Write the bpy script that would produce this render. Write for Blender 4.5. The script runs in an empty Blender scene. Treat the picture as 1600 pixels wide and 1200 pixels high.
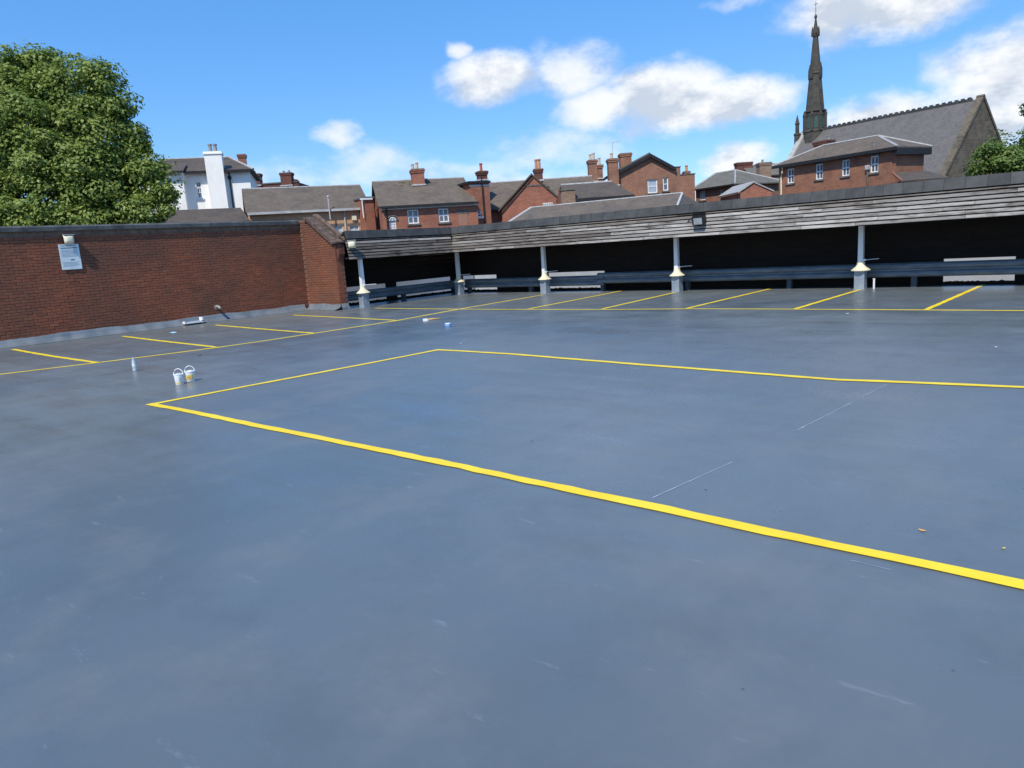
import bpy, math, random
import numpy as np
from mathutils import Vector, Matrix
random.seed(7); rng = np.random.default_rng(7)
scene = bpy.context.scene
C = scene.collection
R = math.radians

# ------------------------------------------------------------------ camera
EYE = Vector((0, 0, 1.66))
FPX, PITCH, ROLL, YAW = 1149.47, 0.18456, -0.06788, -0.73111      # recovered from the painted grid
fw = Vector((math.sin(YAW)*math.cos(PITCH), math.cos(YAW)*math.cos(PITCH), -math.sin(PITCH)))
rt0 = Vector((math.cos(YAW), -math.sin(YAW), 0)); up0 = rt0.cross(fw)
rt = rt0*math.cos(ROLL) + up0*math.sin(ROLL); up = -rt0*math.sin(ROLL) + up0*math.cos(ROLL)
cam = bpy.data.objects.new('camera', bpy.data.cameras.new('camera')); C.objects.link(cam)
m3 = Matrix((rt, up, -fw)).transposed()
cam.matrix_world = Matrix.Translation(EYE) @ m3.to_4x4()
cam.data.sensor_width = 36; cam.data.lens = FPX/1600*36
cam.data.clip_start = .05; cam.data.clip_end = 5000
scene.camera = cam
scene.cycles.max_bounces = 6; scene.cycles.diffuse_bounces = 3; scene.cycles.glossy_bounces = 3

# ------------------------------------------------------------------ light
SUN_EL = R(52); SUN_AZ = math.atan2(.29, -.957)                   # azimuth from +Y towards +X
sund = Vector((math.sin(SUN_AZ)*math.cos(SUN_EL), math.cos(SUN_AZ)*math.cos(SUN_EL), math.sin(SUN_EL)))
sl = bpy.data.lights.new('sun', 'SUN'); sl.energy = 3.8; sl.angle = R(.53); sl.color = (1, .94, .83)
so = bpy.data.objects.new('sun', sl); C.objects.link(so); so.location = (0, -20, 40)
so.rotation_euler = sund.to_track_quat('Z', 'Y').to_euler()
scene.view_settings.view_transform = 'Standard'; scene.view_settings.look = 'None'
scene.view_settings.exposure = 0.25; scene.view_settings.gamma = 1

world = bpy.data.worlds.new('World'); scene.world = world; world.use_nodes = True
wn = world.node_tree.nodes; wl = world.node_tree.links; wn.clear()
def wnode(t, **kw):
    n = wn.new(t)
    for k, v in kw.items(): setattr(n, k, v)
    return n
def setin(n, i, v, L):
    if v is None: return
    if hasattr(v, 'links'): L.new(v, n.inputs[i])
    else: n.inputs[i].default_value = v
def WM(op, a=None, b=None, c=None, clamp=False):
    n = wnode('ShaderNodeMath', operation=op, use_clamp=clamp)
    for i, v in enumerate((a, b, c)): setin(n, i, v, wl)
    return n.outputs[0]
def WV(op, a=None, b=None, out=0):
    n = wnode('ShaderNodeVectorMath', operation=op)
    setin(n, 0, a, wl); setin(n, 1, b, wl)
    return n.outputs[out]
def WMR(v, a, b, c=0., d=1.):
    n = wnode('ShaderNodeMapRange', interpolation_type='SMOOTHSTEP')
    setin(n, 0, v, wl)
    for i, x in enumerate((a, b, c, d)): n.inputs[i+1].default_value = x
    return n.outputs[0]
sky = wnode('ShaderNodeTexSky', sky_type='NISHITA', sun_disc=False, sun_elevation=SUN_EL, sun_rotation=SUN_AZ,
            altitude=400, air_density=.9, dust_density=.08, ozone_density=3.0)
tc = wnode('ShaderNodeTexCoord'); dirv = tc.outputs['Generated']
sep = wnode('ShaderNodeSeparateXYZ'); wl.new(dirv, sep.inputs[0])
az = WM('ARCTAN2', sep.outputs[0], sep.outputs[1]); el = WM('ARCSINE', sep.outputs[2])
def wnoise(vec, scale, detail=6, rough=.55, out=0):
    n = wnode('ShaderNodeTexNoise'); n.inputs['Scale'].default_value = scale
    n.inputs['Detail'].default_value = detail; n.inputs['Roughness'].default_value = rough
    wl.new(vec, n.inputs['Vector']); return n.outputs[out]
cmb = wnode('ShaderNodeCombineXYZ'); wl.new(az, cmb.inputs[0]); wl.new(el, cmb.inputs[1])
stretch = WV('MULTIPLY', dirv, (1, 1, 1.7))
warpc = wnoise(stretch, 10, 5, .62, 1)
warp = WV('MULTIPLY', WV('SUBTRACT', warpc, (.5, .5, .5)), (.07, .045, 0))
pos = WV('ADD', cmb.outputs[0], warp)
D = math.degrees
# azimuth, elevation, half-widths (degrees), strength
clouds = [(-41.9,12.2,3.9,1.75,1.15),(-44.2,14.2,.9,.6,.7),(-36.0,12.0,3.4,1.8,.72),(-29.4,9.7,4.6,2.2,1.25),(-25.0,9.0,4.2,1.7,1.2),
          (-33.5,9.4,4.2,1.4,.85),(-15.3,13.6,6.0,1.9,1.1),(-18.5,13.4,2.0,2.0,1.1),(-8.0,8.8,4.4,2.6,1.0),(-14.6,6.9,4.6,1.4,.95),
          (-9.0,5.9,5.2,1.7,1.0),(-53.3,8.6,1.6,1.0,.7),(-56.5,6.0,5.2,.9,.36),(-51.3,6.6,3.2,1.2,.42),(-46.0,5.6,5.4,1.0,.45),
          (-37.4,6.8,4.2,1.5,.42),(-24.5,4.9,2.8,1.15,.95),(-42,4.6,9,.9,.42),(-23,15.4,2.4,.7,.45),(-64,6.2,4,.9,.35)]
rr = random.Random(3); others = []
for k in range(9):
    others.append((18+k*29+rr.uniform(-6, 6), rr.uniform(6, 30), rr.uniform(4, 9), rr.uniform(1.8, 4.2), rr.uniform(.6, 1.2)))
def field(p, lst):
    cur = None
    for a, e, ra, re, s in lst:
        if a > 180: a -= 360
        ka, ke = 1/R(ra*1.25), 1/R(re*1.25)
        mn = wnode('ShaderNodeVectorMath', operation='MULTIPLY_ADD'); wl.new(p, mn.inputs[0]); mn.inputs[1].default_value = (ka, ke, 0); mn.inputs[2].default_value = (-R(a)*ka, -R(e)*ke, 0); v = mn.outputs[0]
        q = WM('MULTIPLY_ADD', WV('DOT_PRODUCT', v, v, 1), -s, s)
        cur = q if cur is None else WM('MAXIMUM', cur, q)
    return cur
fbm = wnoise(stretch, 15, 7, .58)
fb = WM('SUBTRACT', fbm, .5)
F = WM('MULTIPLY_ADD', fb, 1.3, WM('MAXIMUM', field(pos, clouds+others), -1.0))
dens = WM('MULTIPLY', WMR(F, -.12, .98), .97)
posup = WV('ADD', pos, (-.012, R(1.35), 0))
Fup = WM('MULTIPLY_ADD', fb, .6, WM('MAXIMUM', field(posup, [c for c in clouds if c[4] > .9]), -.9))
stretch2 = WV('ADD', stretch, (-.004, -.006, .022))
relief = WM('SUBTRACT', fbm, wnoise(stretch2, 16, 4, .62))
lit = WM('MULTIPLY_ADD', relief, 2.2, WM('SUBTRACT', 1.0, WM('MULTIPLY', WMR(Fup, -.1, 1.1), .42)))
lit = WM('MINIMUM', WM('MAXIMUM', lit, .42), 1.12)
SKY = .15
ccol = wnode('ShaderNodeMix', data_type='RGBA'); wl.new(WM('MULTIPLY', WM('SUBTRACT', lit, .45), 1.75, clamp=True), ccol.inputs[0])
ccol.inputs[6].default_value = (.52/SKY, .58/SKY, .67/SKY, 1); ccol.inputs[7].default_value = (.84/SKY, .855/SKY, .875/SKY, 1)
hs = wnode('ShaderNodeHueSaturation'); hs.inputs['Saturation'].default_value = 1.14; hs.inputs['Value'].default_value = 1.10
wl.new(sky.outputs[0], hs.inputs['Color'])
ev = wnode('ShaderNodeMix', data_type='RGBA'); ev.inputs[0].default_value = .5; wl.new(hs.outputs[0], ev.inputs[6]); ev.inputs[7].default_value = (.07/SKY/1.19, .37/SKY/1.19, .95/SKY/1.19, 1)
mx = wnode('ShaderNodeMix', data_type='RGBA'); wl.new(dens, mx.inputs[0]); wl.new(ev.outputs[2], mx.inputs[6]); wl.new(ccol.outputs[2], mx.inputs[7])
bg = wnode('ShaderNodeBackground'); bg.inputs[1].default_value = SKY; wl.new(mx.outputs[2], bg.inputs[0])
world.cycles.sampling_method = 'MANUAL'; world.cycles.sample_map_resolution = 256
wo = wnode('ShaderNodeOutputWorld'); wl.new(bg.outputs[0], wo.inputs[0])

# ------------------------------------------------------------------ survey helpers: photo pixel -> point of the place
GZ = -6.5                                                         # street level below the roof deck
fwh = Vector((fw.x, fw.y, 0)).normalized()
def ray(px, py): return fw*FPX + rt*(px-800) + up*(600-py)
def at(px, py, dep):
    d = ray(px, py); return EYE + d*(dep/d.dot(fwh))
def ground(px, py, z=0.):
    d = ray(px, py); return EYE + d*((z-EYE.z)/d.z)

# ------------------------------------------------------------------ materials
def newmat(name):
    m = bpy.data.materials.new(name); m.use_nodes = True
    return m, m.node_tree.nodes, m.node_tree.links, m.node_tree.nodes['Principled BSDF']
def N(nodes, t, **kw):
    n = nodes.new(t)
    for k, v in kw.items(): setattr(n, k, v)
    return n
def noise(nodes, links, vec, scale, detail=6, rough=.55):
    n = N(nodes, 'ShaderNodeTexNoise'); n.inputs['Scale'].default_value = scale
    n.inputs['Detail'].default_value = detail; n.inputs['Roughness'].default_value = rough
    links.new(vec, n.inputs['Vector']); return n.outputs[0]
def mixc(nodes, links, f, a, b, blend='MIX'):
    n = N(nodes, 'ShaderNodeMix', data_type='RGBA', blend_type=blend)
    for i, v in ((0, f), (6, a), (7, b)):
        if hasattr(v, 'links'): links.new(v, n.inputs[i])
        else: n.inputs[i].default_value = v if i == 0 else (*v, 1)
    return n.outputs[2]
def ramp(nodes, links, v, a, b, c=0., d=1.):
    n = N(nodes, 'ShaderNodeMapRange'); links.new(v, n.inputs[0])
    for i, x in enumerate((a, b, c, d)): n.inputs[i+1].default_value = x
    return n.outputs[0]
def pm(name, c1, c2, scale=4, rough=.8, bump=.25, bscale=None, stretch=(1,1,1), rand=0., spec=.3, metal=0., lo=.35, hi=.65, world=False):
    m, n, l, b = newmat(name)
    if world: src = N(n, 'ShaderNodeNewGeometry').outputs['Position']
    else: src = N(n, 'ShaderNodeTexCoord').outputs['Object']
    mp = N(n, 'ShaderNodeMapping'); mp.inputs['Scale'].default_value = stretch; l.new(src, mp.inputs[0]); v = mp.outputs[0]
    oi = None
    if rand:
        oi = N(n, 'ShaderNodeObjectInfo')
        ad = N(n, 'ShaderNodeVectorMath', operation='MULTIPLY_ADD'); l.new(oi.outputs['Random'], ad.inputs[0])
        ad.inputs[1].default_value = (37, 19, 23); l.new(v, ad.inputs[2]); v = ad.outputs[0]
    f = ramp(n, l, noise(n, l, v, scale), lo, hi)
    col = mixc(n, l, f, c1, c2)
    if rand:
        h = N(n, 'ShaderNodeHueSaturation'); l.new(col, h.inputs['Color'])
        l.new(ramp(n, l, oi.outputs['Random'], 0, 1, 1-rand, 1+rand), h.inputs['Value']); col = h.outputs[0]
    l.new(col, b.inputs['Base Color']); b.inputs['Roughness'].default_value = rough
    b.inputs['Specular IOR Level'].default_value = spec; b.inputs['Metallic'].default_value = metal
    if bump:
        bp = N(n, 'ShaderNodeBump'); bp.inputs['Strength'].default_value = bump; bp.inputs['Distance'].default_value = .02
        l.new(noise(n, l, v, bscale or scale*4), bp.inputs['Height']); l.new(bp.outputs[0], b.inputs['Normal'])
    return m
def tex_wall(name, cols, mortar, bw, rh, ms, rough=.85, wear=.5, bump=.4, stain=(.05,.045,.04), stain_amt=.4):
    """brick / slate courses too small to pick apart at this distance"""
    m, n, l, b = newmat(name)
    uv = N(n, 'ShaderNodeTexCoord').outputs['UV']
    br = N(n, 'ShaderNodeTexBrick'); l.new(uv, br.inputs['Vector'])
    br.inputs['Scale'].default_value = 1; br.inputs['Brick Width'].default_value = bw; br.inputs['Row Height'].default_value = rh
    br.inputs['Mortar Size'].default_value = ms; br.inputs['Mortar Smooth'].default_value = .3
    br.inputs['Color1'].default_value = (*cols[0], 1); br.inputs['Color2'].default_value = (*cols[1], 1); br.inputs['Mortar'].default_value = (*mortar, 1)
    br.inputs['Bias'].default_value = 0
    c = mixc(n, l, ramp(n, l, noise(n, l, uv, .9, 8, .65), .4, .7, 0, wear), br.outputs[0], cols[2])
    c = mixc(n, l, ramp(n, l, noise(n, l, uv, .33, 7, .7), .5, .72, 0, stain_amt), c, stain)
    l.new(c, b.inputs['Base Color']); b.inputs['Roughness'].default_value = rough; b.inputs['Specular IOR Level'].default_value = .25
    bp = N(n, 'ShaderNodeBump'); bp.inputs['Strength'].default_value = bump; bp.inputs['Distance'].default_value = .02
    l.new(br.outputs[0], bp.inputs['Height']); l.new(bp.outputs[0], b.inputs['Normal'])
    return m
MAT = {}
def deck_mat():
    m, n, l, b = newmat('grey deck coating')
    p = N(n, 'ShaderNodeNewGeometry').outputs['Position']
    def mapped(sc, rot=0., off=(0,0,0)):
        mp = N(n, 'ShaderNodeMapping'); mp.inputs['Scale'].default_value = sc; mp.inputs['Rotation'].default_value = (0,0,rot); mp.inputs['Location'].default_value = off
        l.new(p, mp.inputs[0]); return mp.outputs[0]
    big = noise(n, l, mapped((1,1,1), 0, DECK_OFF), .13, 4, .55); mid = noise(n, l, p, 1.1, 7, .6); fine = noise(n, l, p, 26, 4, .6)
    lap = noise(n, l, mapped((3.6, .22, 1)), 1.0, 4, .6); lap2 = noise(n, l, mapped((.3, 3.2, 1), .12), 1.0, 5, .62)
    c = mixc(n, l, ramp(n, l, big, .36, .62), (0.094, 0.118, 0.135), (0.162, 0.176, 0.177))
    c = mixc(n, l, ramp(n, l, mid, .50, .72, 0, .6), c, (0.174, 0.185, 0.184))
    c = mixc(n, l, ramp(n, l, noise(n, l, mapped((1,1,1), 1., (9,2,0)), 1.9, 8, .68), .50, .68, 0, .30), c, (0.083, 0.096, 0.101))
    c = mixc(n, l, ramp(n, l, noise(n, l, mapped((1,1,1), .3, (-5,12,0)), .30, 6, .62), .52, .68, 0, .30), c, (0.107, 0.111, 0.103))
    c = mixc(n, l, ramp(n, l, lap, .50, .66, 0, .28), c, (0.112, 0.128, 0.136))
    c = mixc(n, l, ramp(n, l, noise(n, l, mapped((1,1.4,1), .4), .55, 8, .7), .56, .70, 0, .45), c, (0.086, 0.097, 0.101))
    sc = ramp(n, l, noise(n, l, mapped((2.2, 9, 1), .5), 1.0, 9, .72), .62, .76, 0, .5)
    c = mixc(n, l, sc, c, (.30, .34, .38))
    sc = ramp(n, l, noise(n, l, mapped((5, 14, 1), -.9, (3,7,0)), 1.0, 8, .75), .66, .76, 0, .6)
    c = mixc(n, l, sc, c, (.32, .355, .385))
    vo = N(n, 'ShaderNodeTexVoronoi'); vo.inputs['Scale'].default_value = 3.2; vo.inputs['Randomness'].default_value = 1; l.new(p, vo.inputs['Vector'])
    c = mixc(n, l, ramp(n, l, vo.outputs['Distance'], .028, .018, 0, .7), c, (.055, .06, .065))
    l.new(c, b.inputs['Base Color'])
    a1 = N(n, 'ShaderNodeMath', operation='ADD'); l.new(ramp(n, l, mid, .3, .75, .24, .42), a1.inputs[0]); l.new(ramp(n, l, lap2, .35, .65, -.04, .06), a1.inputs[1])
    rg = N(n, 'ShaderNodeMath', operation='ADD'); l.new(a1.outputs[0], rg.inputs[0]); l.new(ramp(n, l, fine, .3, .7, -.03, .06), rg.inputs[1]); l.new(rg.outputs[0], b.inputs['Roughness'])
    b.inputs['Specular IOR Level'].default_value = .85
    b1 = N(n, 'ShaderNodeBump'); b1.inputs['Strength'].default_value = .13; b1.inputs['Distance'].default_value = .02; l.new(noise(n, l, p, 2.6, 5, .55), b1.inputs['Height'])
    b3 = N(n, 'ShaderNodeBump'); b3.inputs['Strength'].default_value = .35; b3.inputs['Distance'].default_value = .0025; l.new(noise(n, l, p, 13, 3, .55), b3.inputs['Height']); l.new(b1.outputs[0], b3.inputs['Normal'])
    b2 = N(n, 'ShaderNodeBump'); b2.inputs['Strength'].default_value = .16; b2.inputs['Distance'].default_value = .004; l.new(noise(n, l, p, 55, 3, .6), b2.inputs['Height'])
    l.new(b3.outputs[0], b2.inputs['Normal']); l.new(b2.outputs[0], b.inputs['Normal'])
    return m
DECK_OFF = (4.0, 1.0, 0)
MAT['deck'] = deck_mat()
def paint_mat():
    m, n, l, b = newmat('yellow line paint'); p = N(n, 'ShaderNodeNewGeometry').outputs['Position']
    c = mixc(n, l, ramp(n, l, noise(n, l, p, 2.5, 5, .6), .35, .65), (.86,.60,.012), (.92,.69,.03))
    c = mixc(n, l, ramp(n, l, noise(n, l, p, 9, 6, .7), .58, .74, 0, .5), c, (.66,.52,.10))
    c = mixc(n, l, ramp(n, l, noise(n, l, p, 34, 5, .75), .66, .74, 0, .6), c, (.40,.38,.20))
    l.new(c, b.inputs['Base Color']); b.inputs['Specular IOR Level'].default_value = .4; l.new(ramp(n, l, noise(n, l, p, 20, 3), .3, .7, .4, .6), b.inputs['Roughness'])
    bp = N(n, 'ShaderNodeBump'); bp.inputs['Strength'].default_value = .3; bp.inputs['Distance'].default_value = .004; l.new(noise(n, l, p, 40, 4), bp.inputs['Height']); l.new(bp.outputs[0], b.inputs['Normal'])
    return m
MAT['yellow'] = paint_mat()
MAT['chalk'] = pm('chalk', (.34,.40,.50), (.20,.245,.30), 9, .9, 0, world=True)
MAT['mortar'] = pm('mortar', (.13,.09,.07), (.20,.145,.11), 6, .95, .4, 60)
MAT['upstand'] = pm('upstand membrane', (.115,.14,.165), (.175,.20,.225), 2.2, .38, .5, 9, world=True, spec=.5)
MAT['coping'] = pm('lead capping', (.055,.06,.062), (.13,.135,.135), 3, .6, .3, 12, (1,1,1), .12)
MAT['slab'] = pm('dark coping slab', (.046,.048,.050), (.074,.074,.074), 3.5, .62, .25, 25, (1,1,1), .16)
MAT['tileb'] = pm('brown coping tile', (.085,.058,.045), (.15,.105,.085), 7, .8, .4, 30, (1,1,1), .25)
def board_mat(name, c1, c2, dark, amt):
    m, n, l, b = newmat(name)
    tcn = N(n, 'ShaderNodeTexCoord'); oi = N(n, 'ShaderNodeObjectInfo')
    ad = N(n, 'ShaderNodeVectorMath', operation='MULTIPLY_ADD'); l.new(oi.outputs['Random'], ad.inputs[0]); ad.inputs[1].default_value = (53, 31, 17); l.new(tcn.outputs['Object'], ad.inputs[2])
    mp = N(n, 'ShaderNodeMapping'); mp.inputs['Scale'].default_value = (1.2, 20, 24); l.new(ad.outputs[0], mp.inputs[0])
    c = mixc(n, l, ramp(n, l, noise(n, l, mp.outputs[0], 1.6, 9, .7), .35, .65), c1, c2)
    mp2 = N(n, 'ShaderNodeMapping'); mp2.inputs['Scale'].default_value = (1.0, 3, 5); l.new(ad.outputs[0], mp2.inputs[0])
    st = ramp(n, l, noise(n, l, mp2.outputs[0], 1.1, 7, .7), .50, .66, 0, amt)
    c = mixc(n, l, st, c, dark)
    h = N(n, 'ShaderNodeHueSaturation'); l.new(c, h.inputs['Color']); l.new(ramp(n, l, oi.outputs['Random'], 0, 1, .66, 1.12), h.inputs['Value'])
    l.new(h.outputs[0], b.inputs['Base Color']); b.inputs['Roughness'].default_value = .85; b.inputs['Specular IOR Level'].default_value = .2
    bp = N(n, 'ShaderNodeBump'); bp.inputs['Strength'].default_value = .5; bp.inputs['Distance'].default_value = .006
    l.new(noise(n, l, mp.outputs[0], 3, 6, .7), bp.inputs['Height']); l.new(bp.outputs[0], b.inputs['Normal'])
    return m
MAT['board'] = board_mat('weathered grey board', (.23,.215,.196), (.45,.425,.395), (.075,.060,.050), .95)
MAT['boardd'] = board_mat('damp brown board', (.105,.09,.078), (.25,.225,.20), (.04,.032,.027), .95)
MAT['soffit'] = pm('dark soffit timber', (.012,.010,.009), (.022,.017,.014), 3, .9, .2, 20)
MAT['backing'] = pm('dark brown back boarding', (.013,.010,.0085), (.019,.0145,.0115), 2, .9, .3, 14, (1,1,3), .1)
MAT['postgrey'] = pm('pale grey post paint', (.74,.75,.75), (.80,.80,.79), 5, .5, .12, 30, spec=.4)
MAT['plinth'] = pm('grey coated plinth', (.21,.25,.30), (.29,.335,.385), 5, .4, .15, 25, spec=.5)
MAT['cream'] = pm('cream paint', (.70,.63,.42), (.80,.74,.55), 8, .5, .1, 30)
MAT['rail'] = pm('blue grey barrier steel', (.09,.115,.14), (.16,.19,.215), 2.5, .5, .15, 20, (1,1,4), spec=.45)
MAT['railpost'] = pm('dark barrier post steel', (.035,.05,.065), (.06,.08,.10), 5, .6, .15, 20)
MAT['pale'] = pm('pale render', (.36,.37,.385), (.45,.46,.47), 1.4, .85, .2, 20)
MAT['litter'] = pm('dry leaf litter', (.012,.010,.009), (.03,.022,.016), 30, .95, .3, 60)
MAT['render'] = pm('white render', (.93,.91,.86), (.80,.75,.66), 1.1, .8, .2, 30, (1,1,.5), lo=.5, hi=.85)
MAT['wframe'] = pm('white window frame', (.78,.78,.78), (.85,.85,.84), 6, .45, 0)
MAT['blackp'] = pm('black gutter paint', (.012,.012,.014), (.03,.03,.032), 6, .5, .1)
MAT['greyg'] = pm('grey gutter', (.40,.40,.40), (.52,.52,.51), 3, .6, .1)
MAT['stone'] = pm('sooty lintel stone', (.09,.085,.078), (.19,.175,.155), 5, .9, .3, 40)
MAT['flash'] = pm('lead flashing', (.42,.43,.44), (.55,.55,.54), 4, .55, .2)
MAT['potc'] = pm('buff clay pot', (.50,.40,.28), (.62,.52,.38), 9, .8, .2)
MAT['poto'] = pm('orange clay pot', (.46,.20,.10), (.60,.30,.16), 9, .8, .2)
MAT['potr'] = pm('red clay pot', (.40,.10,.08), (.50,.16,.12), 9, .8, .2)
MAT['potg'] = pm('grey clay pot', (.22,.21,.20), (.32,.31,.29), 9, .8, .2)
MAT['ridge'] = pm('pale ridge tile', (.30,.30,.30), (.42,.41,.40), 4, .8, .2)
MAT['moss'] = pm('moss on roof', (.16,.17,.08), (.30,.29,.20), 6, .95, .4)
MAT['plastic'] = pm('white bucket plastic', (.80,.81,.82), (.86,.86,.86), 5, .35, 0, spec=.5)
MAT['labely'] = pm('yellow label print', (.75,.62,.20), (.68,.52,.10), 30, .4, 0)
MAT['labelo'] = pm('orange label print', (.62,.28,.08), (.72,.45,.15), 40, .4, 0)
MAT['labelg'] = pm('grey label print', (.30,.33,.36), (.45,.48,.50), 60, .4, 0)
MAT['black'] = pm('black metal', (.012,.012,.014), (.025,.025,.028), 8, .45, .1)
MAT['flood'] = pm('floodlight glass', (.28,.29,.31), (.36,.37,.39), 5, .35, 0, spec=.4)
MAT['dome'] = pm('yellowed cream lens', (.72,.66,.45), (.82,.78,.60), 6, .35, .05, spec=.5)
MAT['signw'] = pm('white sign face', (.62,.70,.74), (.68,.76,.79), 3, .3, 0, spec=.5)
MAT['print'] = pm('blue black print', (.05,.075,.12), (.10,.13,.18), 30, .5, 0)
MAT['printg'] = pm('grey blue print', (.26,.34,.42), (.34,.42,.50), 30, .5, 0)
MAT['orange'] = pm('orange brush handle', (.70,.33,.06), (.78,.42,.12), 8, .5, 0)
MAT['bluep'] = pm('blue plastic', (.10,.28,.68), (.25,.45,.78), 18, .5, .1)
MAT['bluel'] = pm('pale blue cloth', (.30,.55,.70), (.42,.66,.78), 12, .9, .2)
MAT['pipe'] = pm('weathered pipe', (.18,.17,.15), (.36,.34,.30), 14, .6, .2)
MAT['bark'] = pm('tree bark', (.06,.045,.035), (.12,.095,.07), 5, .95, .6, 20, (1,1,.3))
MAT['asphalt'] = pm('street asphalt', (.04,.04,.042), (.06,.06,.062), .5, .9, .3, 30, world=True)
MAT['concrete'] = pm('car park concrete', (.25,.25,.24), (.33,.32,.31), .6, .85, .3, 12)
MAT['brickh'] = tex_wall('red house brick', ((0.372,0.130,0.078),(0.243,0.086,0.061),(0.429,0.207,0.130)), (.24,.15,.11), .235, .085, .008, stain_amt=.35)
MAT['brickb'] = tex_wall('brown house brick', ((0.324,0.148,0.088),(0.221,0.094,0.063),(0.367,0.202,0.136)), (.22,.16,.12), .235, .085, .009, stain_amt=.6)
MAT['bricko'] = tex_wall('pale orange brick', ((0.605,0.330,0.160),(0.484,0.242,0.120),(0.660,0.440,0.260)), (.42,.32,.24), .235, .085, .012, wear=.6, stain_amt=.3, stain=(.20,.10,.06))
MAT['brickd'] = tex_wall('dark plum brick', ((0.168,0.057,0.042),(0.108,0.040,0.032),(0.204,0.086,0.058)), (.13,.09,.075), .235, .085, .008)
MAT['brickc'] = tex_wall('hip house brick', ((0.325,0.130,0.075),(0.212,0.085,0.054),(0.395,0.199,0.119)), (.20,.14,.105), .235, .085, .009, wear=.55, stain_amt=.45)
MAT['brickm'] = tex_wall('rough buff brick', ((.34,.22,.15),(.20,.12,.08),(.30,.21,.15)), (.26,.20,.15), .235, .085, .012, wear=.5, stain_amt=.5)
MAT['brickp'] = tex_wall('newer pink brick', ((.36,.17,.12),(.31,.14,.10),(.38,.20,.15)), (.32,.24,.19), .235, .085, .010, wear=.4, stain_amt=.15)
MAT['slate'] = tex_wall('grey roof slate', ((0.155,0.123,0.095),(0.111,0.089,0.072),(0.193,0.151,0.108)), (.04,.04,.042), .28, .22, .008, .7, .6, .35, (.05,.048,.045), .45)
MAT['slated'] = tex_wall('dark roof slate', ((0.110,0.088,0.070),(0.081,0.065,0.053),(0.148,0.113,0.082)), (.03,.03,.032), .28, .22, .008, .7, .6, .35, (.04,.036,.032), .45)
MAT['slatel'] = tex_wall('pale church slate', ((0.154,0.142,0.136),(0.116,0.107,0.102),(0.177,0.160,0.146)), (.07,.07,.072), .30, .24, .010, .7, .55, .35, (.10,.097,.095), .4)
MAT['slateg'] = tex_wall('green grey slate', ((0.165,0.152,0.125),(0.121,0.112,0.093),(0.209,0.186,0.146)), (.06,.062,.06), .28, .22, .010, .7, .6, .35, (.09,.09,.08), .5)
MAT['felt'] = pm('grey felt roof', (.10,.10,.102), (.135,.133,.13), 1.2, .8, .15, 30)
MAT['churchstone'] = tex_wall('sooty church stone', ((.17,.14,.10),(.10,.085,.065),(.22,.18,.13)), (.06,.05,.042), .55, .26, .02, .9, .6, .5, (.04,.036,.03), .6)
MAT['spirestone'] = tex_wall('spire stone', ((.085,.08,.068),(.05,.048,.042),(.12,.108,.088)), (.05,.045,.04), .6, .3, .018, .9, .6, .5, (.04,.038,.034), .55)
MAT['verdigris'] = pm('green louvre', (.03,.075,.065), (.06,.12,.10), 8, .7, .2)
MAT['copingst'] = pm('pale verge stone', (.33,.32,.30), (.46,.45,.42), 2, .85, .3)
def glass_mat(name, c):
    m, n, l, b = newmat(name); b.inputs['Base Color'].default_value = (*c, 1); b.inputs['Roughness'].default_value = .06
    b.inputs['Specular IOR Level'].default_value = .8; return m
MAT['pane'] = glass_mat('window glass with painted sky tint', (.085,.115,.155))  # reflected sky is put into the glass base colour
MAT['panel'] = glass_mat('window glass with bright painted sky tint', (.34,.40,.47))  # paler copy, with a stronger sky reflection mixed into its colour
m, n, l, b = newmat('clear bottle plastic'); b.inputs['Base Color'].default_value = (.85,.95,1,1); b.inputs['Roughness'].default_value = .12
b.inputs['Transmission Weight'].default_value = .6; b.inputs['IOR'].default_value = 1.3; MAT['bottle'] = m
def brick_attr_mat():
    m, n, l, b = newmat('car park brick')
    a = N(n, 'ShaderNodeAttribute', attribute_name='tint')
    p = N(n, 'ShaderNodeNewGeometry').outputs['Position']
    c = mixc(n, l, ramp(n, l, noise(n, l, p, 14, 6, .65), .3, .7, 0, .6), a.outputs['Color'], (.17,.075,.05))
    c = mixc(n, l, ramp(n, l, noise(n, l, p, .55, 8, .7), .38, .62, 0, .75), c, (.130,.070,.050))
    mp = N(n, 'ShaderNodeMapping'); mp.inputs['Scale'].default_value = (6, 6, 2); l.new(p, mp.inputs[0])
    c = mixc(n, l, ramp(n, l, noise(n, l, mp.outputs[0], 1.7, 9, .75), .68, .76, 0, .55), c, (.30,.22,.18))
    l.new(c, b.inputs['Base Color']); b.inputs['Roughness'].default_value = .88; b.inputs['Specular IOR Level'].default_value = .2
    bp = N(n, 'ShaderNodeBump'); bp.inputs['Strength'].default_value = .5; bp.inputs['Distance'].default_value = .006
    l.new(noise(n, l, p, 60, 4, .7), bp.inputs['Height']); l.new(bp.outputs[0], b.inputs['Normal'])
    return m
MAT['wallbrick'] = brick_attr_mat()
def leaf_mat(name, c1, c2):
    m, n, l, b = newmat(name); a = N(n, 'ShaderNodeAttribute', attribute_name='tint')
    sp = N(n, 'ShaderNodeSeparateColor'); l.new(a.outputs['Color'], sp.inputs[0])
    c = mixc(n, l, sp.outputs[0], c1, c2)
    l.new(c, b.inputs['Base Color']); b.inputs['Roughness'].default_value = .5; b.inputs['Specular IOR Level'].default_value = .35
    tr = N(n, 'ShaderNodeBsdfTranslucent'); l.new(mixc(n, l, .5, c, (.16,.22,.03)), tr.inputs[0])
    ms = N(n, 'ShaderNodeMixShader'); ms.inputs[0].default_value = .36
    l.new(b.outputs[0], ms.inputs[1]); l.new(tr.outputs[0], ms.inputs[2]); l.new(ms.outputs[0], n['Material Output'].inputs[0])
    return m
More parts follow.
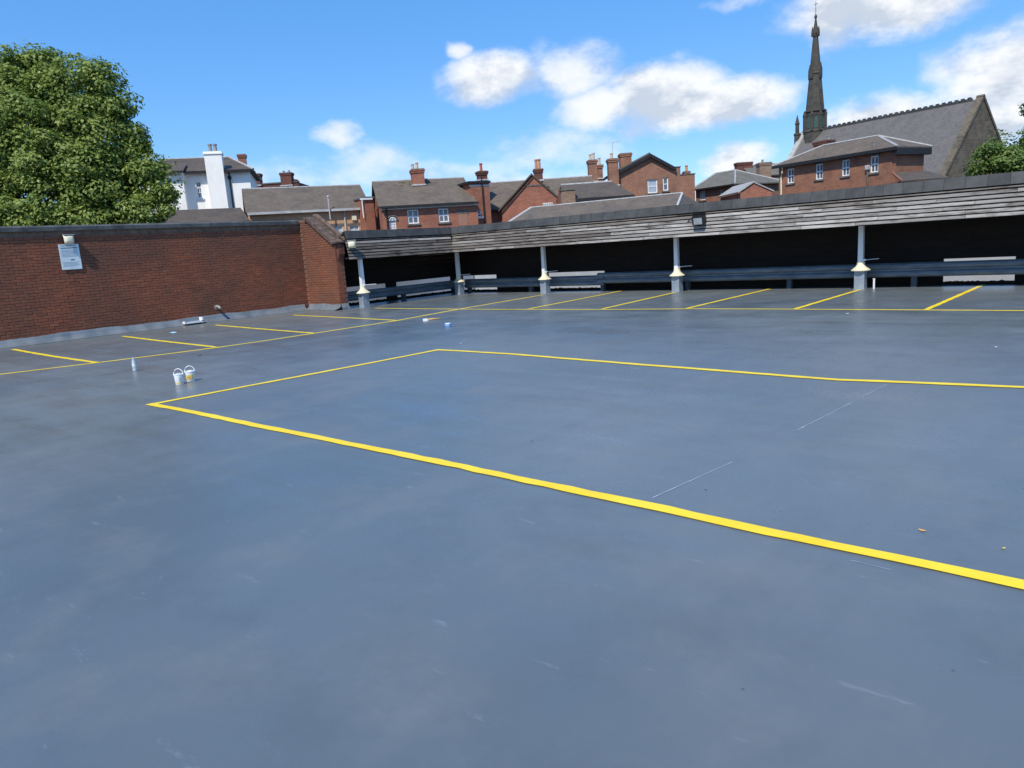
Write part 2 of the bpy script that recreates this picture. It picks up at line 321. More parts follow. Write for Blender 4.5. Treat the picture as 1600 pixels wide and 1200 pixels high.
MAT['leaf'] = leaf_mat('lime leaf', (.14,.215,.042), (.34,.41,.10))
MAT['leafb'] = leaf_mat('bright leaf', (.085,.15,.03), (.21,.29,.07))
MAT['leafd'] = leaf_mat('dark leaf', (.04,.075,.022), (.09,.14,.04))

# ------------------------------------------------------------------ mesh helpers
def props(o, label=None, cat=None, group=None, kind=None):
    for k, v in (('label', label), ('category', cat), ('group', group), ('kind', kind)):
        if v: o[k] = v
    return o
def obj(name, V, F, mat, parent=None, smooth=False, uv=True, mats=None):
    me = bpy.data.meshes.new(name); me.from_pydata([tuple(v) for v in V], [], F); me.update()
    for mm in ([MAT[mat]] if isinstance(mat, str) else [MAT[x] for x in mat]): me.materials.append(mm)
    if uv:
        ul = me.uv_layers.new(name='UVMap').data
        for p in me.polygons:
            nn = p.normal
            if abs(nn.z) > .96: t, b = Vector((1,0,0)), Vector((0,1,0))
            else:
                t = Vector((0,0,1)).cross(nn).normalized(); b = nn.cross(t)
            for li, vi in zip(p.loop_indices, p.vertices):
                co = me.vertices[vi].co; ul[li].uv = (co.dot(t), co.dot(b))
    if smooth:
        me.polygons.foreach_set('use_smooth', [True]*len(me.polygons))
    o = bpy.data.objects.new(name, me); C.objects.link(o)
    if parent: o.parent = parent
    return o
def empty(name, loc=(0,0,0), rz=0.):
    o = bpy.data.objects.new(name, None); C.objects.link(o); o.location = loc; o.rotation_euler = (0, 0, rz); o.empty_display_size = .3
    return o
class MB:
    def __init__(s): s.V = []; s.F = []
    def add(s, V, F):
        k = len(s.V); s.V += [Vector(v) for v in V]; s.F += [tuple(i+k for i in f) for f in F]; return s
    def box(s, x0, x1, y0, y1, z0, z1):
        if x0 > x1: x0, x1 = x1, x0
        if y0 > y1: y0, y1 = y1, y0
        V = [(x0,y0,z0),(x1,y0,z0),(x1,y1,z0),(x0,y1,z0),(x0,y0,z1),(x1,y0,z1),(x1,y1,z1),(x0,y1,z1)]
        return s.add(V, [(0,3,2,1),(4,5,6,7),(0,1,5,4),(1,2,6,5),(2,3,7,6),(3,0,4,7)])
    def hexa(s, P):   # 8 corners: bottom ring then top ring
        return s.add(P, [(0,3,2,1),(4,5,6,7),(0,1,5,4),(1,2,6,5),(2,3,7,6),(3,0,4,7)])
    def slab(s, q, th):   # quad or polygon q (anticlockwise seen from its top) thickened downwards along its normal
        q = [Vector(v) for v in q]; nn = (q[1]-q[0]).cross(q[2]-q[0]).normalized(); n = len(q)
        V = q + [v-nn*th for v in q]
        F = [tuple(range(n)), tuple(range(2*n-1, n-1, -1))] + [(i, i+n, (i+1) % n+n, (i+1) % n) for i in range(n)]
        return s.add(V, F)
    def prism(s, prof, y0, y1):   # profile of (x,z) anticlockwise seen from -y, extruded y0..y1
        n = len(prof); V = [(x, y0, z) for x, z in prof] + [(x, y1, z) for x, z in prof]
        F = [tuple(range(n)), tuple(range(2*n-1, n-1, -1))] + [(i, i+n, (i+1) % n+n, (i+1) % n) for i in range(n)]
        return s.add(V, F)
    def tube(s, pts, r, n=8, r2=None):
        pts = [Vector(p) for p in pts]; k = len(s.V); m = len(pts)
        for i, p in enumerate(pts):
            d = (pts[min(i+1, m-1)]-pts[max(i-1, 0)]).normalized()
            a = d.cross(Vector((0,0,1)) if abs(d.z) < .9 else Vector((1,0,0))).normalized(); b = d.cross(a)
            rr_ = r if r2 is None else r+(r2-r)*i/(m-1)
            for j in range(n):
                t = 2*math.pi*j/n; s.V.append(p+(a*math.cos(t)+b*math.sin(t))*rr_)
        for i in range(m-1):
            for j in range(n):
                s.F.append((k+i*n+j, k+i*n+(j+1) % n, k+(i+1)*n+(j+1) % n, k+(i+1)*n+j))
        s.F.append(tuple(k+j for j in range(n-1, -1, -1))); s.F.append(tuple(k+(m-1)*n+j for j in range(n)))
        return s
    def lathe(s, prof, n=16, c=(0,0,0), rot=0., cap=True):
        k = len(s.V)
        for r_, z in prof:
            for j in range(n):
                t = 2*math.pi*j/n+rot; s.V.append(Vector((c[0]+r_*math.cos(t), c[1]+r_*math.sin(t), c[2]+z)))
        for i in range(len(prof)-1):
            for j in range(n):
                s.F.append((k+i*n+j, k+i*n+(j+1) % n, k+(i+1)*n+(j+1) % n, k+(i+1)*n+j))
        if cap:
            s.F.append(tuple(k+j for j in range(n-1, -1, -1))); q = k+(len(prof)-1)*n; s.F.append(tuple(q+j for j in range(n)))
        return s
    def build(s, name, mat, parent=None, smooth=False): return obj(name, s.V, s.F, mat, parent, smooth)
def fix_smooth(o, ang=40):
    o.data.set_sharp_from_angle(angle=R(ang)); return o

# ------------------------------------------------------------------ the setting: street level and roof deck
props(obj('ground', [(-1500,-1500,GZ),(1500,-1500,GZ),(1500,1500,GZ),(-1500,1500,GZ)], [(0,1,2,3)], 'asphalt'), kind='structure')
deck = MB().box(-21.9, 14, -12, 21.6, -.4, 0).build('roof_deck', 'deck'); props(deck, kind='structure')
cp = MB().box(-21.7, 13.8, -11.8, 21.4, GZ, -.404).build('car_park_building', 'concrete')
props(cp, 'plain concrete storeys carrying the grey roof deck', 'building')

# painted lines, laid through measured points
def strip(name, pts, w, mat, z=.004, jit=.008, sub=.16, ends=True):
    P = [Vector((p[0], p[1], 0)) for p in pts]; Q = [P[0]]
    for a, b_ in zip(P, P[1:]):
        k = max(1, int((b_-a).length/sub)); Q += [a+(b_-a)*(i/k) for i in range(1, k+1)]
    V = []; F = []
    for i, p in enumerate(Q):
        d = (Q[min(i+1, len(Q)-1)]-Q[max(i-1, 0)]).normalized(); nn = Vector((-d.y, d.x, 0))
        V.append(p+nn*(w/2+random.uniform(-jit, jit))+Vector((0,0,z))); V.append(p-nn*(w/2+random.uniform(-jit, jit))+Vector((0,0,z)))
    for i in range(len(Q)-1): F.append((2*i, 2*i+1, 2*i+3, 2*i+2))
    return obj(name, V, F, mat, deck)
def g(*pp): return [ground(x, y) for x, y in pp]
A = g((0,585),(150,567),(215,559),(340,543),(400,534.5),(490,521),(575,508),(620,501),(715,483.5),(800,469),(848,460.8))
A = [A[0]+(A[0]-A[2]).normalized()*6] + A
lines = [(A, 0)]
Bl = g((586,481.6),(720,483.2),(850,483.6),(950,483.8),(1080,482.6),(1200,483),(1400,484.2),(1600,485.5))
Bl.append(Bl[-1]+Vector((6, .05, 0))); lines.append((Bl, 1))
for q in (((20,546),(80,556.5),(153,567)), ((192,525.5),(240,531.5),(337,542.5)), ((337,508),(400,513.5),(490,520.8)), ((458,492.5),(540,496.5),(620,500.8)),
          ((826,482.8),(970,454.8)), ((941,482.8),(1055,457)), ((1073,482),(1205,451)), ((1242,483),(1343,452.8)), ((1447,484),(1541,443))):
    lines.append((g(*q), 2))
rl = g((237,632),(400,601),(560,571),(685,546.8)); lines.append((rl, 3))
rf = g((681,546.6),(800,553.5),(920,563.5),(1000,570),(1100,577.5),(1200,585.5),(1310,594),(1400,597),(1480,600.5),(1600,605.5)); rf.append(rf[-1]+Vector((5, .05, 0))); lines.append((rf, 4))
rn = g((233,631.5),(290,642),(400,665),(560,697),(700,725),(800,746.8),(950,777.8),(1040,796.3),(1120,814.3),(1200,831.8),(1300,853),(1400,873.5),(1600,915)); rn.append(rn[-1]+Vector((5, .02, 0))); lines.append((rn, 5))
for i, (pts, k) in enumerate(lines): strip('painted_line', pts, .10, 'yellow', .003+.0007*k)
for q in (((1020,778),(1060,760),(1145,722)), ((1240,675),(1290,650),(1385,601))): strip('chalk_line', g(*q), .009, 'chalk', .002, .003)
strip('chalk_line', g((1330,876),(1360,883),(1392,891)), .006, 'chalk', .002, .002)
strip('chalk_line', g((415,656),(470,645),(535,632)), .010, 'chalk', .002, .004)

# ------------------------------------------------------------------ left brick wall
WX, WT = -21.9, 2.90
pal = [(0.317,0.100,0.052),(0.289,0.091,0.049),(0.336,0.113,0.058),(0.266,0.083,0.046),(0.309,0.111,0.060),(0.250,0.080,0.046),(0.352,0.126,0.066),(0.281,0.096,0.055),(0.321,0.102,0.051),(0.235,0.079,0.047)]
wall = empty('brick_wall', (WX, 7, 0)); props(wall, 'long dark red brick wall with grey metal capping behind the left bays', 'wall')
W0 = Vector((WX, 7, 0))
def rel(V, o): return [Vector(v)-o for v in V]
def wobj(mb, name, mat, parent, o, smooth=False): mb.V = rel(mb.V, o); return mb.build(name, mat, parent, smooth)
core = MB().box(WX-.32, WX-.008, -11.9, 14.3, 0, WT)
wobj(core, 'mortar_core', 'mortar', wall, W0)
def tinted(me, cols, per):
    at_ = me.color_attributes.new('tint', 'FLOAT_COLOR', 'POINT')
    arr = np.ones((len(cols)*per, 4), np.float32); arr[:, :3] = np.repeat(np.array(cols, np.float32), per, 0)
    at_.data.foreach_set('color', arr.ravel())
BL, BH, BJ = .215, .065, .010
bx = []                                                          # brick outline, chamfered front, local origin at its back bottom left; runs along +y, faces +x
def brick_geo(L, H, d=.012, c=.004):
    V = [(-.03,0,0),(-.03,L,0),(-.03,L,H),(-.03,0,H),(d-c,0,0),(d-c,L,0),(d-c,L,H),(d-c,0,H),(d,c,c),(d,L-c,c),(d,L-c,H-c),(d,c,H-c)]
    F = [(8,9,10,11),(4,5,9,8),(5,6,10,9),(6,7,11,10),(7,4,8,11),(0,1,5,4),(1,2,6,5),(2,3,7,6),(3,0,4,7)]
    return V, F
variants = []
bm = MB().add(*brick_geo(BL, BH))
for k, c in enumerate(pal):
    me = bpy.data.meshes.new('brick'); me.from_pydata([tuple(v) for v in bm.V], [], bm.F); me.update(); me.materials.append(MAT['wallbrick']); tinted(me, [c], 12); variants.append(me)
cells = []; closers = []
for r_ in range(36):
    z = .02+r_*(BH+BJ)
    if z+BH > WT-.01: break
    y = -11.9+(.1125 if r_ % 2 else 0)
    while y+BL < 14.305:
        cells.append((y, z)); y += BL+BJ
    if 14.305-y > .03: closers.append((y, z, 14.298-y))
vis = [c for c in cells if c[0] > 5.1 and c[1] > .18]
vis.sort(key=lambda c: (c[0])); near = set(vis[:300])
rest_V = []; rest_F = []; rest_c = []
gv, gf = brick_geo(BL, BH)
def tint_for(y, z):
    return random.choices(range(10), weights=[6,5,4,3,3,1,1,3,5,1])[0]
for c in cells:
    y, z = c; k = tint_for(y, z); dx = random.uniform(-.0025, .003)
    if c in near:
        o = bpy.data.objects.new('brick', variants[k]); C.objects.link(o); o.parent = wall; o.location = (dx, y-7, z)
    elif y > 3.5 or True:
        b0 = len(rest_V); rest_V += [(v[0]+dx, v[1]+y-7, v[2]+z) for v in gv]; rest_F += [tuple(i+b0 for i in f) for f in gf]; rest_c.append(pal[k])
for y, z, L in closers:
    b0 = len(rest_V); rest_V += [(v[0], v[1]*L/BL+y-7, v[2]+z) for v in gv]; rest_F += [tuple(i+b0 for i in f) for f in gf]; rest_c.append(pal[tint_for(y, z)])
o = obj('bricks', rest_V, rest_F, 'wallbrick', wall, uv=False); tinted(o.data, rest_c, 12); props(o, kind='stuff')
# metal capping in lengths, with a drip edge
y = -11.9; k = 0
while y < 14.0:
    L = min(random.uniform(2.2, 2.9), 14.25-y)
    dz = random.uniform(-.006, .006)
    prof = [(WX+.075,WT-.045+dz),(WX+.085,WT-.045+dz),(WX+.09,WT+.055+dz),(WX+.05,WT+.095+dz),(WX-.36,WT+.11+dz),(WX-.37,WT-.03+dz),(WX-.33,WT-.03),(WX-.33,WT+.002),(WX+.075,WT+.002)]
    mb = MB(); n_ = len(prof)
    V = [(p[0]-WX, y-7+.004, p[1]) for p in prof] + [(p[0]-WX, y-7+L-.008, p[1]) for p in prof]
    mb.add(V, [tuple(range(n_-1,-1,-1)), tuple(range(n_, 2*n_))]+[(i, (i+1) % n_, (i+1) % n_+n_, i+n_) for i in range(n_)])
    mb.build('capping', 'coping', wall); y += L
# lead patch dressed over the capping next to the pier
MB().add([(-.30,5.2,WT+.122),(.05,5.3,WT+.112),(.06,7.0,WT+.113),(-.28,7.1,WT+.124)],[(0,1,2,3)]).build('lead_patch', 'flash', wall)
# waterproof upstand: membrane dressed up the wall, wavy top and creased foot
def upstand(name, path, parent, off, h0, foot):
    V = []; F = []; n_ = len(path); prev = 0
    for i, (p, nrm) in enumerate(path):
        h = h0+.016*math.sin(i*.13)+.008*math.sin(i*.41+1)+random.uniform(-.005, .005)
        cr = random.uniform(0, .012)+.01*math.sin(i*.9); ft = foot*(1+.25*math.sin(i*.19))
        for a, z in ((.012, h), (.026+cr*.5, h-.004), (.03+cr, h*.55), (.05+cr, .10), (.09+cr*1.5, .055+cr*.5), (ft*.7+cr, .022+cr*.6), (ft, .006)):
            V.append(Vector((p[0], p[1], 0))+Vector((nrm[0], nrm[1], 0))*a+Vector((0,0,z))-off)
    for i in range(n_-1):
        for j in range(6): F.append((i*7+j, i*7+j+1, (i+1)*7+j+1, (i+1)*7+j))
    o = obj(name, V, F, 'upstand', parent, smooth=True); return o
upstand('upstand', [((WX, -11.8+i*.075), (1, 0)) for i in range(347)], wall, W0, .20, .22)

# ------------------------------------------------------------------ brick pier closing the wall end
PX0, PX1, PY0, PY1 = WX, -20.05, 14.3, 14.60
pier = empty('brick_pier', (-21, PY0, 0)); P0 = Vector((-21, PY0, 0)); props(pier, 'brick pier with sloping brown tile coping at the end of the wall', 'pier')
def slope(x): return 3.0 if x < -21.35 else max(2.12, 3.0-(x+21.35)*.66)
mb = MB().prism([(PX0-.3,0),(PX1,0),(PX1,slope(PX1)-.02),(-21.35,2.98),(PX0-.3,2.98)], PY0+.008, PY1)
wobj(mb, 'mortar_core', 'mortar', pier, P0)
V = []; F = []; cc = []
gvp = [(v[1], -v[0], v[2]) for v in gv]                          # the brick turned to face -y
gfp = [tuple(reversed(f)) for f in gf]
for r_ in range(40):
    z = .02+r_*(BH+BJ); x = PX0+.02+(.1125 if r_ % 2 else 0)
    while x+.1 < PX1:
        L = min(BL, PX1-x)
        if z+BH < min(slope(x), slope(x+L))-.03 and L > .06:
            b0 = len(V); dx = random.uniform(-.003, .004); s_ = L/BL
            V += [(v[0]*s_+x+21, v[1]+dx, v[2]+z) for v in gvp]; F += [tuple(i+b0 for i in f) for f in gfp]; c = pal[tint_for(0,0)]; cc.append((min(c[0]*.80,1), c[1]*.90, c[2]*.95))
        x += BL+BJ
    # end face
    y = PY0-.004
    while y+.1 < PY1:
        L = min(BL if (r_ % 2 == 0 or y > PY0) else .1025, PY1-y)
        if z+BH < 2.08 and L > .06:
            b0 = len(V); s_ = L/BL
            V += [(v[0]+PX1+21, v[1]*s_+y-PY0, v[2]+z) for v in gv]; F += [tuple(i+b0 for i in f) for f in gf]; cc.append(pal[tint_for(0,0)])
        y += L+BJ
o = obj('bricks', V, F, 'wallbrick', pier, uv=False); tinted(o.data, cc, 12); props(o, kind='stuff')
# corbelled head on the end face
for zz, ex in ((1.62,.05),(1.70,.09),(1.78,.13)):
    wobj(MB().box(PX1-.05, PX1+ex, PY0+.06, PY1-.01, zz, zz+.075 if zz < 1.78 else 2.1), 'corbel', 'brickd', pier, P0)
# raking coping of small brown tiles in three courses across the wall thickness
nt_ = 12
for j in range(2):
    for i in range(nt_):
        xa = -21.5+(i/nt_)*1.62; xb = xa+1.62/nt_-.006
        za, zb = slope(xa), slope(xb); y0 = PY0-.07+j*.21; lift = j*.012
        q = [(xa,y0,za+.05+lift),(xb,y0,zb+.05+lift),(xb,y0+.20,zb+.055+lift),(xa,y0+.20,za+.055+lift)]
        wobj(MB().slab(q, .045), 'coping_tile', 'tileb', pier, P0)
wobj(MB().tube([(-21.5,PY0+.37,slope(-21.5)+.09),(-21.35,PY0+.37,slope(-21.35)+.09),(PX1+.15,PY0+.37,slope(PX1+.1)+.09)], .07, 10), 'ridge_roll', 'tileb', pier, P0)
wobj(MB().slab([(-21.5,PY0-.09,2.98),(-21.35,PY0-.09,2.985),(-21.35,PY0-.03,2.985),(-21.5,PY0-.03,2.98)],.04), 'verge_moulding', 'tileb', pier, P0)
wobj(MB().slab([(-21.36,PY0-.09,slope(-21.36)-.005),(PX1+.02,PY0-.09,slope(PX1+.02)-.005),(PX1+.02,PY0-.03,slope(PX1+.02)-.005),(-21.36,PY0-.03,slope(-21.36)-.005)],.05), 'verge_moulding', 'tileb', pier, P0)
upstand('upstand', [((PX0+.1+i*.05, PY0), (0, -1)) for i in range(37)], pier, P0, .19, .26)
upstand('upstand', [((PX1, PY0+i*.05), (1, 0)) for i in range(7)], pier, P0, .19, .10)

# ------------------------------------------------------------------ timber fascia canopy, two runs meeting in a corner
def boards_run(root, u0, u1, mapf, mat_pick, rows=6):
    """rows of boards along u; mapf(u, t, out) -> point, t = height along the face, out = proud of the face"""
    h = .60/rows
    for r_ in range(rows):
        u = u0-random.uniform(0, 1.6)
        while u < u1:
            L = random.choice((1.2, 1.8, 2.4, 2.4, 3.0))*random.uniform(.85, 1.1); a, b_ = max(u, u0), min(u+L, u1); u += L
            if b_-a < .05: continue
            g0 = .004; t0, t1 = r_*h+.014+random.uniform(-.003,.003), (r_+1)*h-.014+random.uniform(-.003,.003); d0 = .036+random.uniform(-.005, .006); d1 = .024+random.uniform(-.004, .004)
            cen = mapf((a+b_)/2, (t0+t1)/2, 0)
            ax = (mapf(b_, t0, 0)-mapf(a, t0, 0)).normalized(); upv = (mapf(a, t1, 0)-mapf(a, t0, 0)).normalized(); ov = (mapf(a, t0, 1)-mapf(a, t0, 0)).normalized()
            M = Matrix((ax, -ov, upv)).transposed().to_4x4(); M.translation = cen
            hl = (b_-a)/2-g0; ht = (t1-t0)/2
            sag = random.uniform(-.003, .003)
            mb = MB().hexa([(-hl,-d0,-ht),(hl,-d0,-ht+sag),(hl,.0,-ht),(-hl,0,-ht),(-hl,-d1,ht),(hl,-d1,ht+sag),(hl,0,ht),(-hl,0,ht)])
            o = mb.build('board', mat_pick((a+b_)/2), root); o.matrix_basis = root_inv(root) @ M
def root_inv(root): return Matrix.Translation(-root.location)
def slabs_run(root, u0, u1, mapf, w=.42):
    u = u0
    while u < u1:
        a, b_ = u, min(u+w, u1); u += w
        if b_-a < .1: continue
        ax = (mapf(b_, 0, 0)-mapf(a, 0, 0)).normalized(); upv = (mapf(a, 1, 0)-mapf(a, 0, 0)).normalized(); ov = (mapf(a, 0, 1)-mapf(a, 0, 0)).normalized()
        cen = mapf((a+b_)/2, .68, 0); M = Matrix((ax, -ov, upv)).transposed().to_4x4(); M.translation = cen
        hl = (b_-a)/2-.003; k = random.uniform(-.004, .004)
        mb = MB().hexa([(-hl,-.055+k,0),(hl,-.055-k,0),(hl,.0,0),(-hl,0,0),(-hl,-.05+k,.255),(hl,-.05-k,.255),(hl,.05,.262),(-hl,.05,.262)])
        o = mb.build('coping_slab', 'slab', root); o.matrix_basis = root_inv(root) @ M
FB = 1.58                                                        # underside of the boards
LEAN = .22
def mapR(u, t, out): return Vector((u, 19.2+t*LEAN-out*.976, FB+t*.976+out*LEAN))
def mapL(u, t, out): return Vector((-19.68-t*LEAN+out*.976, u, FB+t*.976+out*LEAN))
XR1 = 5.0
canR = empty('timber_canopy', (-8, 19.3, FB)); props(canR, 'long canopy of weathered grey boards and dark coping slabs along the far side', 'canopy')
canL = empty('timber_canopy', (-19.8, 17, FB)); props(canL, 'short canopy of damp brown boards between the brick pier and the corner', 'canopy')
boards_run(canR, -19.75, XR1, mapR, lambda u: 'boardd' if random.random() < max(.09, min(.9, (-u-9.5)/10)) else 'board')
boards_run(canL, 14.56, 19.25, mapL, lambda u: 'boardd' if random.random() < .75 else 'board')
slabs_run(canR, -19.85, XR1, mapR); slabs_run(canL, 14.62, 19.35, mapL)
for root, u0, u1, mapf in ((canR, -19.8, XR1, mapR), (canL, 14.6, 19.3, mapL)):
    a, b_ = mapf(u0, .622, 0), mapf(u1, .622, 0); ov = (mapf(u0, 0, 1)-mapf(u0, 0, 0)).normalized(); upv = (mapf(u0, 1, 0)-mapf(u0, 0, 0)).normalized()
    o0 = root.location; MB().hexa([a+ov*.03-o0, b_+ov*.03-o0, b_-o0, a-o0, a+ov*.03+upv*.028-o0, b_+ov*.03+upv*.028-o0, b_+upv*.028-o0, a+upv*.028-o0]).build('top_batten', 'boardd', root)
# solid body of the canopy: lining behind the boards, soffit, roof slope down to the outside, back boarding
def body(root, name, mat, P): mb = MB().hexa([Vector(p)-root.location for p in P]); return mb.build(name, mat, root)
CH = FB+.90
def canopy_body(root, along):
    # along(u, d, z): u along the run, d depth behind the face foot
    u0, u1 = (-19.7, XR1) if root is canR else (14.60, 19.22)
    P = lambda lst: [along(*p) for p in lst]
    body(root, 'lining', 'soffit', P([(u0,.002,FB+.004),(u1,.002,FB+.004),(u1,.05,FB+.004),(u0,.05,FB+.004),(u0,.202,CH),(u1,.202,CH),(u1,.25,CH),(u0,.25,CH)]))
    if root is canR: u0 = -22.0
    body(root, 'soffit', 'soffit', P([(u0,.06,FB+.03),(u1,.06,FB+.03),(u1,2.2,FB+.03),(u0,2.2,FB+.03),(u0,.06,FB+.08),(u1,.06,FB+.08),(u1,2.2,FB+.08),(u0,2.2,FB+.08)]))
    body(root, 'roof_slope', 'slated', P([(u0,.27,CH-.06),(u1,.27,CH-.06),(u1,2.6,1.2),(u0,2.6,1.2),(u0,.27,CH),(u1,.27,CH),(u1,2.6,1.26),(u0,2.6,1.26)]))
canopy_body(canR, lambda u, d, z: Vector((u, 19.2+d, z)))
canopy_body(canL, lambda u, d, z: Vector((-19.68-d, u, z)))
# back boarding with low openings
def back_wall(root, u0, u1, holes, along, zt=.64):
    ed = [u0]
    for a, b_ in holes: ed += [a, b_]
    ed.append(u1)
    def bx(name, a, b_, z0, z1, d0=1.72, d1=1.80): 
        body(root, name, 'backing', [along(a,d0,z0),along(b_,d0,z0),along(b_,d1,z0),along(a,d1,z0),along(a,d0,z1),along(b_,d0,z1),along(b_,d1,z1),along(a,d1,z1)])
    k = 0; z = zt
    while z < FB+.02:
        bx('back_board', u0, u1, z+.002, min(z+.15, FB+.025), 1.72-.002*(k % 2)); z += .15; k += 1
    for a, b_ in zip(ed[0::2], ed[1::2]): bx('back_panel', a, b_, 0.002, zt)
    for a, b_ in holes: bx('opening_kerb', a-.02, b_+.02, .002, .075, 1.66, 1.82)
alR = lambda u, d, z: Vector((u, 19.2+d, z)); alL = lambda u, d, z: Vector((-19.68-d, u, z))
def hx(p, Y): # x where a ray through pixel crosses the back boarding
    d = ray(*p); return (EYE+d*((Y-EYE.y)/d.y)).x
def hy(p, X):
    d = ray(*p); return (EYE+d*((X-EYE.x)/d.x)).y
holesR = [(hx((722,440),20.92), hx((776,440),20.92)), (hx((856,440),20.92), hx((945,440),20.92)), (hx((1473,430),20.92), hx((1586,420),20.92))]
holesL = [(14.9, hy((605,455),-21.4)), (hy((620,450),-21.4), hy((706,445),-21.4))]
back_wall(canR, -21.45, XR1, holesR, alR); back_wall(canL, 14.7, 20.9, holesL, alL)
# pale walls added outside to catch the sun and brighten the openings
nb = MB().box(-34, 9, 24.6, 24.9, GZ, .58).build('added_pale_wall', 'pale'); props(nb, 'pale low wall added outside to brighten the openings under the long canopy', 'wall')
nb = MB().box(-24.2, -23.9, 10, 24.5, GZ, .62).build('added_pale_wall', 'pale'); props(nb, 'pale low wall added outside to brighten the openings beside the brick pier', 'wall')
# debris lying along the openings
V = []; F = []
def clod(c, s):
    k = len(V)
    for i in range(6):
        a = [(1,0,0),(-1,0,0),(0,1,0),(0,-1,0),(0,0,1),(0,0,-.5)][i]
        V.append(Vector(c)+Vector([a[j]*s[j]*random.uniform(.6, 1.2) for j in range(3)]))
    for f in ((0,2,4),(2,1,4),(1,3,4),(3,0,4),(2,0,5),(1,2,5),(3,1,5),(0,3,5)): F.append(tuple(i+k for i in f))
for (a, b_), al in [(h, alR) for h in holesR]+[(h, alL) for h in holesL]:
    u = a
    while u < b_:
        hgt = max(.008, random.gauss(.02, .02)); s = random.uniform(.03, .09); hgt = min(hgt, s*.4)
        c = al(u, 1.70, .075); clod(c+Vector((0,0,hgt*.2)), (s, s, hgt)); u += s*random.uniform(.4, 1.6)
dl = obj('leaf_litter', V, F, 'litter'); props(dl, 'dark dry leaf litter drifted along the low openings', 'leaf litter', kind='stuff')

# ------------------------------------------------------------------ canopy posts
def post(loc, label, flip=False):
    r = empty('canopy_post', loc); props(r, label, 'post', 'posts carrying the timber canopy')
    MB().box(-.12,.12,-.12,.12,0,.47).build('plinth', 'plinth', r)
    MB().box(-.128,.128,-.128,.128,0,.03).build('plinth_skirt', 'plinth', r)
    c = MB().lathe([(.10,.46),(.225,.468),(.23,.485),(.215,.50),(.13,.565),(.098,.615),(.092,.68)], 20).build('collar', 'cream', r, True); fix_smooth(c)
    s = .062
    MB().add([(-s*.95,-s,.60),(s*.95,-s,.60),(s,-s*.95,.60),(s,s*.95,.60),(s*.95,s,.60),(-s*.95,s,.60),(-s,s*.95,.60),(-s,-s*.95,.60)]+
             [(v[0]*.93, v[1]*.93, FB+.028) for v in [(-s*.95,-s),(s*.95,-s),(s,-s*.95),(s,s*.95),(s*.95,s),(-s*.95,s),(-s,s*.95),(-s,-s*.95)]],
             [(7,6,5,4,3,2,1,0), tuple(range(8,16))]+[(i,(i+1) % 8,(i+1) % 8+8,i+8) for i in range(8)]).build('shaft', 'postgrey', r)
    br = MB().box(.05,.11,-.02,.03,.71,.755).build('bracket', 'wframe', r)
    MB().tube([(.10,.01,.735),(.34,.30,.74)], .009, 6).build('tie_rod', 'postgrey', br)
pl_ = ground(571.5, 480.3)
post((pl_.x-.05, pl_.y, 0), 'canopy post nearest the brick pier')
post((-20.02, 19.72, 0), 'canopy post in the corner where both canopies meet')
post((-15.93, 19.8, 0), 'canopy post standing at the end of the long yellow line')
post((-10.92, 19.85, 0), 'canopy post just left of the black floodlight')
post((-5.80, 19.95, 0), 'canopy post furthest from the brick pier, by a white pipe stub')
st = MB().tube([(-5.50,20.02,0),(-5.50,20.02,.24)], .024, 10).tube([(-5.50,20.02,.235),(-5.50,20.02,.26)], .03, 10).build('pipe_stub', 'wframe'); props(st, 'short white pipe stub rising beside the last canopy post', 'pipe')

# ------------------------------------------------------------------ crash barriers (W section)
Wp = [(0,.30),(.012,.30),(.07,.335),(.085,.375),(.07,.415),(.02,.445),(.02,.475),(.07,.505),(.085,.545),(.07,.585),(.012,.62),(0,.62)]
def barrier(name, label, org, zz_, n, dirv_, outv, L):
    r = empty(name, org); props(r, label, 'crash barrier')
    for k in range(n):
        mb = MB(); a = k*L; b_ = a+L+.25; off = .004 if k % 2 else 0
        z0_, z1_ = zz_(k); prof = [(p*1.15+off, z0_+(z-.30)/.32*(z1_-z0_)) for p, z in Wp]; prof += [(p-.006, z) for p, z in reversed(prof)]
        m_ = len(prof); V = []
        for u in (a, b_): V += [dirv_*u+outv*p+Vector((0,0,z)) for p, z in prof]
        F = [(i, (i+1) % m_, (i+1) % m_+m_, i+m_) for i in range(m_)] + [tuple(range(m_)), tuple(range(2*m_-1, m_-1, -1))]
        o = mb.add(V, F).build('rail', 'rail', r)
        for w in range(2):
            for zz in (z0_+.3*(z1_-z0_), z0_+.7*(z1_-z0_)):
                c = dirv_*(a+.08+w*.12)+outv*.055+Vector((0,0,zz))
                MB().lathe([(.018,-.01),(.018,.008),(.008,.014)], 8, c).build('bolt', 'railpost', o)
    for k in range(n+1):
        c = dirv_*(k*L+.12)
        MB().hexa([c-dirv_*.06-outv*.16, c+dirv_*.06-outv*.16, c+dirv_*.06-outv*.01, c-dirv_*.06-outv*.01]+[v+Vector((0,0,zz_(min(k, n-1))[1]-.03)) for v in (c-dirv_*.06-outv*.16, c+dirv_*.06-outv*.16, c+dirv_*.06-outv*.01, c-dirv_*.06-outv*.01)]).build('barrier_post', 'railpost', r)
barrier('crash_barrier', 'blue grey crash barrier running behind the posts of the long canopy', (-20.3, 20.35, 0), lambda k: (.20, .535) if k < 2 else (.26, .61), 8, Vector((1,0,0)), Vector((0,-1,0)), 3.1)
barrier('crash_barrier', 'blue grey crash barrier between the brick pier and the corner post', (-20.62, 20.3, 0), lambda k: (.21, .53), 2, Vector((0,-1,0)), Vector((1,0,0)), 2.65)

